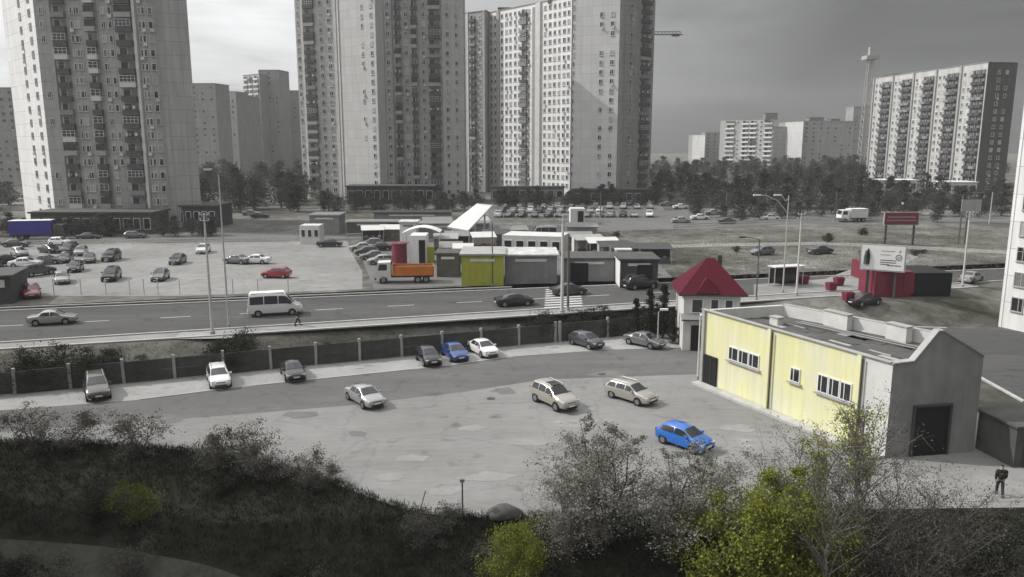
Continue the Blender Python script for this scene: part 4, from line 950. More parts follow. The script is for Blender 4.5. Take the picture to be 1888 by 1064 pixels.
q = MB(); q.face([(1.0, -ov-.02, 5.95), (3.4, -ov-.02, 5.95), (2.2, .2, 7.4)], M['tiles']); q.face([(1.0, -ov-.02, 5.95), (2.2, .2, 7.4), (2.2, 1.6, 7.4)], M['tiles']); q.face([(3.4, -ov-.02, 5.95), (2.2, 1.6, 7.4), (2.2, .2, 7.4)], M['tiles']); q.build('dormer', ro)
for x, z, w_, h_ in ((1.3, 4.6, 1.2, 1.5), (3.0, 4.6, .9, 1.5), (4.4, 4.6, .9, 1.4)):
    f = MB(); f.box((0, -.02, 0), (w_, .12, h_), M['window_white']); o = f.build('window', root, loc=(x, 0, z)); g = MB(); g.box((0, -.075, 0), (w_-.24, .04, h_-.24), M['glass']); g.build('pane', o)
q = MB(); q.box((1.35, -.04, 1.3), (1.1, .12, 2.6), M['black']); q.build('door', root)
q = MB(); q.face([(-.3, -.9, 3.35), (5.8, -.9, 3.35), (5.8, .0, 3.8), (-.3, .0, 3.8)], M['grey']); q.box((2.75, -.9, 3.3), (6.1, .1, .14), M['dgrey']); q.build('lean_to_roof', root)

# ------------------------------------------------------------------ bazaar: kiosks and sheds
def shed(label, px0, px1, pyb, h, depth, front, left=None, roofm=None, over=.3, tilt=0.0, zl=UP, name='shed', door=None, cat='shed', wins=0, slope=0.0, ribs=0):
    A, B = G(px0, pyb, zl), G(px1, pyb+tilt, zl); L = (B-A).length
    root = empty(name, A, math.atan2((B-A).y, (B-A).x), label, cat)
    q = MB(); q.prism([(0, 0), (L, 0), (L, depth), (0, depth)], 0, h, front, uv=True); q.build('wall', root)
    if left:
        q = MB(); q.box((-.03, depth/2, h/2), (.05, depth-.1, h-.1), left); q.build('side_panel', root)
    q = MB(); q.prism([(-over, -over), (L+over, -over), (L+over, depth+over), (-over, depth+over)], h+.003, h+.22, M['roofw'] if roofm in (None, M['white'], M['offwhite']) else roofm)
    if name == 'shed' and L > 3:
        q2 = MB(); q2.box((L*.5, -.06, h*.84), (L*.6, .05, .35), M['offwhite'] if front is not M['white'] else M['grey']); q2.build('sign_band', root); q.build('roof', root)
    if ribs:
        q = MB(); n = int(L/ribs)
        for k in range(n+1): q.box((k*L/n, -.025, h/2), (.09, .05, h), front)
        q.build('sheet_rib', root)
    for k in range(wins):
        f = MB(); w_ = L/wins*.7; f.box((0, -.03, 0), (w_, .1, h*.42), M['window_white']); o = f.build('window', root, loc=(L*(k+.5)/wins, 0, h*.58)); g = MB(); g.box((0, -.075, 0), (w_-.2, .04, h*.42-.2), M['glass']); g.build('pane', o)
    if door is not None:
        q = MB(); q.box((L*door, -.04, h*.42), (min(2.4, L*.4), .12, h*.84), M['black']); q.build('door', root)
    return root
shed('olive yellow sheet metal shed with pale roof by the road', 852, 928, 527, 4.0, 7, M['yelgreen'], M['cream'], M['conc'], door=None, ribs=.8)  # cream left and olive front put its lit and shaded sides into colour
shed('long grey metal shed joined to the olive yellow one', 931, 1026, 523, 3.7, 7, M['grey'], None, M['offwhite'], ribs=.9)
shed('low grey lock-up garages right of the tall twin pole', 1040, 1132, 519, 3.0, 6, M['grey'], M['conc'], M['conc_dark'], wins=0, door=.3)
shed('dark garage with bright white pier at its left corner', 1143, 1212, 531, 3.6, 6, M['dgrey'], M['white'], M['rooffelt'], door=.65)
p = G2(1148, 505); root = empty('pier', p, 0, 'bright white square pier left of the dark garage', 'pillar'); q = MB(); q.box((0, 0, 1.7), (2.0, 1.4, 3.4), M['white']); q.build('shaft', root); q = MB(); q.box((0, 0, 3.5), (2.3, 1.7, .2), M['offwhite']); q.build('cap', root)
shed('white framed glass pavilion with flat white roof behind the grey shed', 926, 1036, 474, 3.6, 6, M['offwhite'], M['white'], M['white'], tilt=4, wins=5, name='pavilion', cat='pavilion')
shed('white block of a booth left of the tilted white canopy', 738, 768, 446, 3.6, 4, M['white'], M['white'], M['white'])
shed('long low grey stall roofs behind the arched white awning', 770, 900, 440, 2.8, 5, M['grey'], None, M['conc'])
shed('white booth with a dark doorway beside the red tank', 757, 786, 487, 4.4, 4, M['white'], M['white'], M['white'], door=.75)
shed('dark timber hut between orange lorry and olive shed', 806, 846, 511, 3.2, 4, M['conc_dark'], M['grey'], M['conc_dark'])
shed('white gatehouse with windows all round at the back of the far lot', 554, 590, 450, 3.4, 3.5, M['offwhite'], M['white'], M['white'], wins=3, name='gatehouse', cat='gatehouse')
shed('plain grey container garage behind the gatehouse', 572, 626, 432, 3.8, 6, M['grey'], M['conc'], M['conc'])
shed('long grey wall of stalls left of the arched awning', 640, 735, 436, 2.8, 4, M['conc_dark'], None, M['conc'])
shed('long low stall row far behind the white booth', 690, 830, 418, 3.0, 5, M['grey'], None, M['conc_dark'])
shed('pale square kiosk by the tower car park', 1052, 1078, 414, 3.6, 4, M['offwhite'], M['white'], M['white'], door=.7, name='kiosk', cat='kiosk')
shed('yellow green ticket booth beneath the tilted canopy', 851, 863, 449, 3.0, 2, M['yelgreen'], M['yelgreen'], M['offwhite'], name='kiosk', cat='kiosk')
shed('small olive booth right of the white booth', 783, 799, 484, 2.4, 2, M['yelgreen'], M['yelgreen'], M['offwhite'], name='kiosk', cat='kiosk')
# red drum, arched awning, tilted canopy
p = G2(737, 487); root = empty('storage_tank', p, 0, 'upright dull red tank behind the orange lorry', 'tank'); root.scale = (.85, .85, .95); q = MB(); q.tube([(0, 0, .1), (0, 0, 3.2)], 1.35, M['red'], 18); q.build('shell', root, 40); q = MB(); q.tube([(0, 0, 3.2), (0, 0, 3.45), (0, 0, 3.6)], [1.42, 1.42, .3], M['red'], 18); q.build('lid', root, 40)
a_, b__ = G2(742, 470), G2(812, 470); root = empty('arched_awning', a_, math.atan2((b__-a_).y, (b__-a_).x), 'white arched awning over the stalls above the red tank', 'awning')
L = (b__-a_).length; q = MB(); pts = [(L*i/8, 3.2+1.3*math.sin(math.pi*i/8*.8+.25)) for i in range(9)]
for (x0, z0), (x1, z1) in zip(pts, pts[1:]): q.prism([(x0, 0), (x1, 0), (x1, 4), (x0, 4)], 0, 0, M['white']) if False else q.faces([(x0, 0, z0), (x1, 0, z1), (x1, 4, z1), (x0, 4, z0), (x0, 0, z0+.1), (x1, 0, z1+.1), (x1, 4, z1+.1), (x0, 4, z0+.1)], [(0, 1, 2, 3), (4, 7, 6, 5), (0, 4, 5, 1), (2, 6, 7, 3)], M['white'])
q.build('canopy', root, 50)
for x, y in ((.2, .2), (L-.2, .2), (.2, 3.8), (L-.2, 3.8)): q = MB(); q.tube([(0, 0, 0), (0, 0, 3.3)], .08, M['steel'], 6); q.build('post', root, loc=(x, y, 0))
zc = 1450/((449-262)*.98/18.4)
c0, c1, c2, c3 = W(825, zc-6), W(863, zc-6), W(908, zc+7), W(880, zc+7)
def lift(v, py, z):   # height that puts the point at photo row py
    vv = (532-py)/F; Y = v.y; k = (vv*CP-SP)/(CP+vv*SP); return HC+Y*k-UP
hh = [lift(c0, 418, 0), lift(c1, 425, 0), lift(c2, 378, 0), lift(c3, 375, 0)]
root = empty('tilted_canopy', W(862, zc), 0, 'large tilted white roof slab standing on thin posts above the booths', 'canopy')
o_ = root.location
top_ = [c-o_+Vector((0, 0, h)) for c, h in zip((c0, c1, c2, c3), hh)]
q = MB(); lo_ = [p-Vector((0, 0, .3)) for p in top_]; q.faces(top_+lo_, [(0, 1, 2, 3), (7, 6, 5, 4), (0, 4, 5, 1), (1, 5, 6, 2), (2, 6, 7, 3), (3, 7, 4, 0)], M['white']); q.build('roof_slab', root)
for f, g in ((.25, .2), (.8, .2), (.25, .8), (.8, .8)):
    p = top_[0].lerp(top_[1], f).lerp(top_[3].lerp(top_[2], f), g); q = MB(); q.tube([(0, 0, 0), (0, 0, p.z-.3)], .16, M['conc'], 8); q.build('post', root, loc=(p.x, p.y, 0))

# market clutter: stalls, crates, small vans
rq = random.Random(21)
looks = ['faded white', 'grey', 'dark grey', 'pale concrete', 'dirty cream']
mats_ = {'faded white': M['offwhite'], 'grey': M['grey'], 'dark grey': M['dgrey'], 'pale concrete': M['conc'], 'dirty cream': M['offwhite']}
def stall(px, py, wd, h, look, where):
    p = G2(px, py); root = empty('market_stall', p, R(rd*.4+rq.uniform(-6, 6)), look+' market stall '+where, 'stall', 'small stalls of the bazaar')
    d_ = 2.6; q = MB(); q.prism([(0, d_*.45), (wd, d_*.45), (wd, d_), (0, d_)], 0, h, mats_[look], M['rooffelt'], uv=True); q.build('cabin', root)
    q = MB(); q.faces([(-.15, -.5, h-.35), (wd+.15, -.5, h-.35), (wd+.15, d_+.1, h+.25), (-.15, d_+.1, h+.25), (-.15, -.5, h-.27), (wd+.15, -.5, h-.27), (wd+.15, d_+.1, h+.33), (-.15, d_+.1, h+.33)], [(3, 2, 1, 0), (4, 5, 6, 7), (0, 1, 5, 4), (1, 2, 6, 5), (2, 3, 7, 6), (3, 0, 4, 7)], mats_[rq.choice(looks)]); q.build('awning', root)
    q = MB(); q.box((wd/2, .25, .45), (wd*.9, .8, .9), M['conc_dark']); q.build('counter', root)
    for k in range(3): q = MB(); q.box((wd*(.2+.3*k), .25, 1.0), (.5, .5, rq.uniform(.15, .35)), (M['red'], M['offwhite'], M['grey'], M['orange'])[rq.randrange(4)]); q.build('crate', root)
    for x in (.05, wd-.05): q = MB(); q.tube([(0, 0, 0), (0, 0, h-.3)], .05, M['steel'], 5); q.build('post', root, loc=(x, -.4, 0))
for px, py, wd, h, lk, wh in ((800, 466, 4, 2.7, 'grey', 'right of the arched awning'), (822, 462, 4, 2.8, 'dark grey', 'left of the tilted canopy posts'), (872, 462, 4, 2.6, 'faded white', 'under the right side of the tilted canopy'), (892, 456, 5, 2.6, 'pale concrete', 'behind the thin dark pole'), (812, 482, 3.5, 2.5, 'dirty cream', 'above the dark timber hut'), (836, 486, 3, 2.5, 'grey', 'between timber hut and olive shed roof'), (1040, 462, 5, 2.7, 'grey', 'just right of the twin poles'), (1062, 468, 5, 2.6, 'faded white', 'second right of the twin poles'), (1086, 474, 5, 2.6, 'dark grey', 'third right of the twin poles'), (1108, 482, 5, 2.6, 'pale concrete', 'fourth right of the twin poles'), (1130, 486, 4, 2.6, 'grey', 'just behind the white square pier'), (668, 446, 4, 2.5, 'dark grey', 'at the back of the tight car row'), (700, 444, 5, 2.5, 'pale concrete', 'left of the white booth'), (1178, 486, 5, 2.6, 'dark grey', 'behind the roof of the dark garage'), (925, 445, 5, 2.4, 'dirty cream', 'left behind the glass pavilion'), (1045, 440, 6, 2.6, 'faded white', 'behind the glass pavilion at right'), (780, 428, 6, 2.6, 'grey', 'far behind the arched awning'), (850, 428, 6, 2.6, 'dark grey', 'far behind the tilted canopy')):
    stall(px, py, wd, h, lk, wh)
for px, py, c, h_, lb in ((1102, 500, 'white', 190, 'white delivery van behind the low lock-up garages'), (846, 446, 'mid_grey', 186, 'grey delivery van under the tilted canopy'), (1000, 440, 'silver', 186, 'silver delivery van behind the glass pavilion')):
    car('van', c, G2(px, py)+Vector((0, 0, .03)), h_, lb, name='delivery_van', cat='van')
for px, py, c, st, h, lb in ((36, 472, 'silver', 'hatch', -40, 'silver hatchback far left behind the cut-off SUV'), (48, 492, 'white', 'sedan', 10, 'white saloon between the cut-off SUV and the cluster'), (140, 500, 'black', 'hatch', -70, 'black hatchback between the two front cars of the cluster'), (150, 470, 'silver', 'hatch', -70, 'silver hatchback right behind the grey saloon of the cluster'), (30, 455, 'dark_grey', 'sedan', 5, 'dark saloon at the back left corner of the far lot')):
    car(st, c, G2(px, py)+Vector((0, 0, .02)), h, lb, 'cars on the far parking lot')

# right side: billboard, red kiosk, red sign, bins
def billboard(label, pl, pr_, ph, pleg, face_m, name='billboard'):
    A, B = G2(*pl), G2(*pr_); L = (B-A).length; zbot, ztop = ph
    root = empty(name, (A+B)/2, math.atan2((B-A).y, (B-A).x), label, 'billboard')
    q = MB(); q.box((0, .12, (zbot+ztop)/2), (L, .3, ztop-zbot), M['conc']); q.build('frame', root)
    q = MB(); q.box((0, -.045, (zbot+ztop)/2), (L-.3, .03, ztop-zbot-.3), face_m); pn = q.build('panel', root)
    for x in pleg: q = MB(); q.box((x*L, .35, zbot/2), (.3, .3, zbot), M['dgrey']); q.build('leg', root)
    return root, L, pn
A, B = G2(1578, 560), G2(1662, 566)
root, L, pn = billboard('white advertising billboard with dark figures at left above the red kiosk', (1580, 545), (1664, 552), (3.2, 6.4), (-.3, .3), M['white'])
q = MB(); z = 4.9
q.tube([(-L*.36, -.07, z-.9), (-L*.37, -.07, z-.1), (-L*.35, -.07, z+.7)], [.32, .24, .2], M['dgrey'], 6); q.tube([(-L*.31, -.07, z-.9), (-L*.31, -.07, z+.1), (-L*.33, -.07, z+.95)], [.15, .2, .08], M['black'], 6)
q.build('printed_figure', pn)
q = MB()
for k, (x, zz, w_) in enumerate(((.10, .75, .30), (.05, .30, .22), (.12, -.35, .34), (.12, -.62, .34), (.25, -.95, .30), (.05, -.85, .2))): q.box((x*L, -.067, z+zz), (w_*L, .012, .10), M['conc_dark'] if k > 1 else M['conc'])
q.build('printed_lines', pn)
q = MB(); q.tube([(L*.34+.33*math.cos(t*.628), -.068, z+.05+.33*math.sin(t*.628)) for t in range(11)], .035, M['dgrey'], 4); q.bar((L*.34-.18, -.068, z+.18), (L*.34+.18, -.068, z-.12), .05, .02, M['dgrey']); q.bar((L*.34-.18, -.068, z-.12), (L*.34+.18, -.068, z+.18), .05, .02, M['dgrey']); q.bar((L*.34, -.068, z+.62), (L*.34+.2, -.068, z+.95), .04, .02, M['dgrey']); q.bar((L*.34+.2, -.068, z+.62), (L*.34, -.068, z+.95), .04, .02, M['dgrey']); q.build('printed_emblem', pn)
root = shed('dull red kiosk with shutters under the billboard', 1612, 1680, 548, 3.1, 4.5, M['red'], M['red'], M['offwhite'], name='kiosk', cat='kiosk')
for k in range(3): q = MB(); q.box((.9+k*1.55, -.05, 1.5), (1.25, .1, 2.2), M['red']); q.box((.9+k*1.55, -.11, 1.5), (1.0, .04, .06), M['dgrey']); q.build('shutter', root)
shed('open dark market stall with white roof right of the red kiosk', 1684, 1752, 547, 2.9, 6, M['black'], M['dgrey'], M['white'], over=.5, name='stall', cat='stall')
shed('small dull red booth roof left of the red kiosk', 1586, 1610, 515, 2.4, 3, M['red'], M['red'], M['red'], name='kiosk', cat='kiosk')
root, L, pn = billboard('long red roadside sign with faint pale lettering lines on a dark frame', (1626, 452), (1690, 452), (3.6, 6.0), (-.4, .4), M['red'], 'road_sign')
q = MB(); q.box((0, -.065, 5.1), (L*.8, .012, .25), M['grey']); q.box((0, -.065, 4.5), (L*.84, .012, .2), M['grey']); q.build('lettering_line', pn)
q = MB(); q.tube([(0, .1, 6.0), (0, .1, 7.4)], .06, M['dgrey'], 5); q.tube([(0, .1, 7.4), (0, .1, 7.7)], .16, M['white'], 6); q.build('lamp_mast', root)
for px, py, lb in ((1481, 524, 'red waste container beside the leaning white pole'), (1546, 527, 'red waste container furthest right of the three on the gravel'), (1532, 537, 'red waste container on the gravel, in front of the furthest'), (1563, 556, 'red waste container next to the long black car')):
    p = G2(px, py); root = empty('waste_container', p, R(16), lb, 'container', 'red waste containers on the gravel'); root.scale = (.8, .8, .85)
    q = MB(); q.faces([(-.6, -.45, .15), (.6, -.45, .15), (.6, .45, .15), (-.6, .45, .15), (-.75, -.55, 1.2), (.75, -.55, 1.2), (.75, .55, 1.2), (-.75, .55, 1.2)], [(3, 2, 1, 0), (0, 1, 5, 4), (1, 2, 6, 5), (2, 3, 7, 6), (3, 0, 4, 7)], M['red']); q.build('bin', root)
    q = MB(); q.prism([(-.78, -.58), (.78, -.58), (.78, .58), (-.78, .58)], 1.2, 1.28, M['red']); q.bar((-.7, 0, 1.33), (.7, 0, 1.33), .5, .1, M['red']); q.build('lid', root)
# bus stop shelter
a_ = G2(1427, 530); root = empty('bus_shelter', a_, R(rd), 'thin roofed bus shelter by the road right of the red roofed house', 'shelter')
q = MB(); q.box((2.2, .7, 2.6), (4.6, 1.7, .12), M['offwhite']); q.build('roof', root)
for x in (.1, 4.3):
    q = MB(); q.tube([(0, 0, 0), (0, 0, 2.55)], .06, M['steel'], 6); q.build('post', root, loc=(x, .1, 0)); q = MB(); q.tube([(0, 0, 0), (0, 0, 2.55)], .06, M['steel'], 6); q.build('post', root, loc=(x, 1.3, 0))
q = MB(); q.box((2.2, 1.3, 1.3), (4.1, .05, 2.0), M['glass']); q.build('back_panel', root)

# ------------------------------------------------------------------ poles, lamps, masts
def top_h(base, py): return lift(base, py, 0)+UP-base.z
def pole(label, px, pyb, pyt, r0, r1, m, zl=UP, name='utility_pole', cat='pole', extra=None, lean=(0, 0), n=8):
    b = G(px, pyb, zl); h = top_h(b, pyt)
    root = empty(name, b, 0, label, cat)
    q = MB(); q.tube([(0, 0, -.2), (lean[0]*.5, lean[1]*.5, h*.5), (lean[0], lean[1], h)], [r0, (r0+r1)/2, r1], m, n); q.build('shaft', root, 40)
    q = MB(); q.tube([(0, 0, 0), (0, 0, .35)], r0*1.6, M['conc'], n); q.build('base', root, 40)
    if extra: extra(root, h)
    return root
def arm_lamp(dx, dy=0.0, drop=.0, rise=.6, m='poled', lm='offwhite'):
    def f(root, h):
        q = MB(); q.tube([(0, 0, h-.1), (dx*.5, dy*.5, h+rise*.8), (dx, dy, h+rise-drop)], .05, M[m], 6); q.build('arm', root, 40)
        g = MB(); g.box((dx*1.12, dy*1.12, h+rise-drop), (.8 if abs(dx) > .3 else .35, .3, .16), M[lm]); g.box((dx*1.12, dy*1.12, h+rise-drop-.1), (.55 if abs(dx) > .3 else .25, .22, .06), M['offwhite']); g.build('lamp_head', root)
    return f
def caps(root, h):
    q = MB()
    for z in (h-.15, h-.7): q.box((0, 0, z), (.9, .09, .09), M['steel']); [q.tube([(x, 0, z+.04), (x, 0, z+.22)], .05, M['offwhite'], 6) for x in (-.4, .4)]
    q.build('insulator_bracket', root)
pole('tall pale concrete pole on the paved apron left of the street lamp', 392, 617, 393, .16, .09, M['polec'], extra=caps)
pole('tall dark street lamp with curved arm behind the pale pole at left', 422, 604, 322, .11, .06, M['steel'], name='street_lamp', cat='street lamp', extra=arm_lamp(-.9, 0, 0, .5))
pole('thick pale trolley pole, left one of the twin poles by the crossing', 1036, 578, 395, .19, .12, M['polec'], extra=caps)
pole('dark slim pole, right one of the twin poles by the crossing', 1047, 572, 432, .14, .10, M['poled'])
pole('thin dark pole beside the olive yellow shed', 908, 527, 410, .09, .07, M['poled'])
pole('dark street lamp with arm to the left, right of the red roofed house', 1394, 553, 441, .11, .07, M['poled'], name='street_lamp', cat='street lamp', extra=arm_lamp(-1.8, 0, 0, .25, lm='dgrey'))
def dbl(root, h):
    for s, dx in ((-1, -3.6), (1, -1.1)):
        q = MB(); q.tube([(0, 0, h-2.2 if s < 0 else h-.4), (dx*.35, 0, h-.7), (dx*.75, 0, h-.05), (dx, 0, h)], .05, M['steel'], 6); q.build('arm', root, 40)
        g = MB(); g.box((dx-.25, 0, h+.02), (.9, .3, .16), M['white']); g.build('lamp_head', root)
pole('pale double armed curved street lamp on the right waste ground', 1443, 540, 360, .10, .06, M['steel'], name='street_lamp', cat='street lamp', extra=dbl)
pole('tall pale pole just right of the double armed lamp', 1468, 545, 393, .14, .09, M['polec'], extra=caps)
pole('tall pale pole at right between billboard and near block', 1774, 530, 390, .14, .09, M['polec'], extra=caps)
pole('distant slim pole left of the near block', 1824, 412, 354, .14, .1, M['steel'])
pole('distant slim pole before the far trees, left of the double armed lamp', 1338, 400, 353, .16, .12, M['poled'])
pole('distant slim pole before the far trees, right of the double armed lamp', 1540, 398, 352, .16, .12, M['poled'])
pole('distant thin pole beneath the blank tower', 1107, 402, 352, .16, .1, M['poled'])
pole('thin pale lamp post by the fence corner next to the grey saloon', 1212, 640, 575, .07, .05, M['steel'], zl=0, name='street_lamp', cat='street lamp', extra=arm_lamp(.5, 0, .0, .25, lm='white'))
pole('pale post with a white lamp at the corner of the yellow building', 1286, 700, 585, .08, .06, M['offwhite'], zl=0, name='street_lamp', cat='street lamp', extra=arm_lamp(.35, 0, .0, .2, lm='white'))
pole('thin post with small cap standing at the edge of the lot in front', 853, 951, 885, .05, .045, M['poled'], zl=0, extra=lambda r, h: MB.build((lambda q: (q.box((0, 0, h), (.26, .26, .18), M['grey']), q)[1])(MB()), 'cap', r))
p = G(772, 944); q = MB(); q.tube([(0, 0, -.3), (.25, .1, .7), (.4, .1, 1.25)], .03, M['bark'], 5); o = q.build('stick', None); o.location = p; tag(o, 'bare crooked stick poking up at the lot edge left of the capped post', 'stick')
q = MB(); rr = random.Random(2)
vs = []
for i in range(40):
    a = rr.random()*6.28; e = rr.random(); rad = math.sqrt(1-e*e)*rr.uniform(.85, 1.1); vs.append((1.05*math.cos(a)*rad, .7*math.sin(a)*rad, .75*e*rr.uniform(.85, 1.1)))
bmx = bmesh.new(); [bmx.verts.new(v) for v in vs]; bmesh.ops.convex_hull(bmx, input=bmx.verts); me = bpy.data.meshes.new('mound'); bmx.to_mesh(me); bmx.free(); me.materials.append(M['conc_dark']); me.polygons.foreach_set('use_smooth', [True]*len(me.polygons))
o = link('earth_mound', me, None, G(930, 953)); tag(o, 'low grey mound of earth on the lot edge right of the capped post', 'mound')
# signs far right
A = G2(1783, 450); root = empty('traffic_sign', A, 0, 'plain pale grey square sign board on two posts before the far trees at right', 'sign')
h0_ = top_h(A, 390); h1_ = top_h(A, 368); q = MB(); q.box((0, -.1, (h0_+h1_)/2), (3.6, .12, h1_-h0_), M['conc']); q.build('panel', root)
for x in (-1.6, -.5): q = MB(); q.tube([(0, 0, 0), (0, 0, h1_+.8)], .14, M['poled'], 6); q.build('post', root, loc=(x, 0.05, 0))
# lattice mast on the horizon
base = W(1588, 470); ztop = lift(base, 100, 0)
root = empty('lattice_mast', base, 0, 'tall thin lattice transmission mast rising over the far blocks at right', 'mast')
q = MB(); hgt = ztop
for sx, sy in ((-1, -1), (1, -1), (1, 1), (-1, 1)): q.bar((sx*2.4, sy*2.4, 0), (sx*1.2, sy*1.2, hgt), .35, .35, M['conc'])
nz = 16
for i in range(nz):
    z0, z1 = hgt*i/nz, hgt*(i+1)/nz; w0, w1 = 2.4-1.2*i/nz, 2.4-1.2*(i+1)/nz
    for sy in (-1, 1):
        q.bar((-w0, sy*w0, z0), (w1, sy*w1, z1), .2, .2, M['conc']); q.bar((w0, sy*w0, z0), (-w1, sy*w1, z1), .2, .2, M['conc'])
        q.bar((sy*w0, -w0, z0), (sy*w1, w1, z1), .2, .2, M['conc'])
q.build('tower_frame', root)
q = MB(); q.box((0, 0, hgt-2), (7.4, 7.4, 2.2), M['conc']); q.box((0, 0, hgt+1.5), (2.4, 2.4, 5), M['conc']); q.build('platform', root)
# crane behind the blank tower
base = W(1176, 330); hj = lift(W(1230, 330), 64, 0)
root = empty('tower_crane', base, 0, 'construction crane behind the blank tower with only its jib end showing', 'crane')
q = MB()
for sx, sy in ((-1, -1), (1, -1), (1, 1), (-1, 1)): q.bar((sx*.9, sy*.9, 0), (sx*.9, sy*.9, hj+5), .25, .25, M['dgrey'])
for i in range(20):
    z0, z1 = (hj+5)*i/20, (hj+5)*(i+1)/20
    for sy in (-1, 1): q.bar((-.9, sy*.9, z0), (.9, sy*.9, z1), .15, .15, M['dgrey'])
q.build('crane_mast', root)
q = MB(); JL = 16.5
for y in (-.6, .6): q.bar((-6, y, hj), (JL, y, hj), .22, .22, M['dgrey'])
q.bar((-6, 0, hj+1.2), (JL-1, 0, hj+1.2), .2, .2, M['dgrey'])
for i in range(14):
    x = -5+i*1.5; q.bar((x, -.6, hj), (x+.75, 0, hj+1.2), .14, .14, M['dgrey']); q.bar((x+.75, 0, hj+1.2), (x+1.5, .6, hj), .14, .14, M['dgrey'])
q.box((JL-3, 0, hj-.2), (3, 1.6, .9), M['dgrey']); q.box((-5, 0, hj-.6), (2.5, 1.6, 2), M['conc_dark']); q.build('jib', root)
# bollards along the far lot and rails
for i, px in enumerate((196, 240, 266, 292, 332, 476, 430, 532, 150, 100)):
    b = G2(px, 544); root = empty('marker_post', b, 0, 'thin pale marker post along the road side of the far lot', 'post', 'marker posts along the far lot')
    q = MB(); q.tube([(0, 0, 0), (0, 0, 1.9)], .055, M['steel'], 6); q.build('shaft', root); q = MB(); q.tube([(0, 0, 1.9), (0, 0, 2.0)], .08, M['offwhite'], 6); q.build('cap', root)
def rail(label, pts, h, m, step=4.0, zl=UP, name='guard_rail'):
    P = [G(a, b, zl) for a, b in pts]; root = empty(name, P[0], 0, label, 'railing'); o_ = P[0]
    q = MB()
    for a, b in zip(P, P[1:]):
        for z in (h, h*.55): q.bar(a-o_+Vector((0, 0, z)), b-o_+Vector((0, 0, z)), .06, .22, m)
    q.build('rail', root)
    q = MB(); q.tube([(0, 0, 0), (0, 0, h)], .06, m, 5); me = q.mesh('rail_post')
    for a, b in zip(P, P[1:]):
        n = max(1, int((b-a).length/step))
        for i in range(n): link('post', me, root, a+(b-a)*(i/n)-o_)
rail('long pale guard rail between far road and far lot', [(-200, 455), (300, 450), (545, 447)], .9, M['steel'], 5)
rail('pale roadside railing behind the bazaar stalls', [(640, 441), (820, 437), (1000, 428)], 1.0, M['steel'], 6)
rail('guard rail along the far road at right', [(1240, 424), (1420, 414), (1700, 406)], 1.0, M['steel'], 7)
root = empty('shelter_roof', G2(25, 560), R(rd), 'dark low roadside cabin cut off by the left edge of the picture', 'cabin')
q = MB(); q.prism([(-9, 0), (0, 0), (0, 6), (-9, 6)], 0, 3.2, M['dgrey'], M['conc_dark'], uv=True); q.build('wall', root); q = MB(); q.box((-4.5, 3, 3.3), (9.6, 6.6, .2), M['conc_dark']); q.build('roof', root)
for i in range(5): q = MB(); q.box((-8+i*1.7, -.05, 2.4), (1.1, .1, .9), M['offwhite']); q.build('window', root)

# manhole covers and cracks make the lot read as used ground
for i, (px, py) in enumerate(((905, 735), (1110, 690))):
    q = MB(); q.tube([(0, 0, 0), (0, 0, .012)], .36, M['dgrey'], 16); o = q.build('manhole_cover', None); o.location = G(px, py, .012); tag(o, 'round dark iron manhole cover set in the near parking lot', 'manhole', 'manhole covers in the lot')

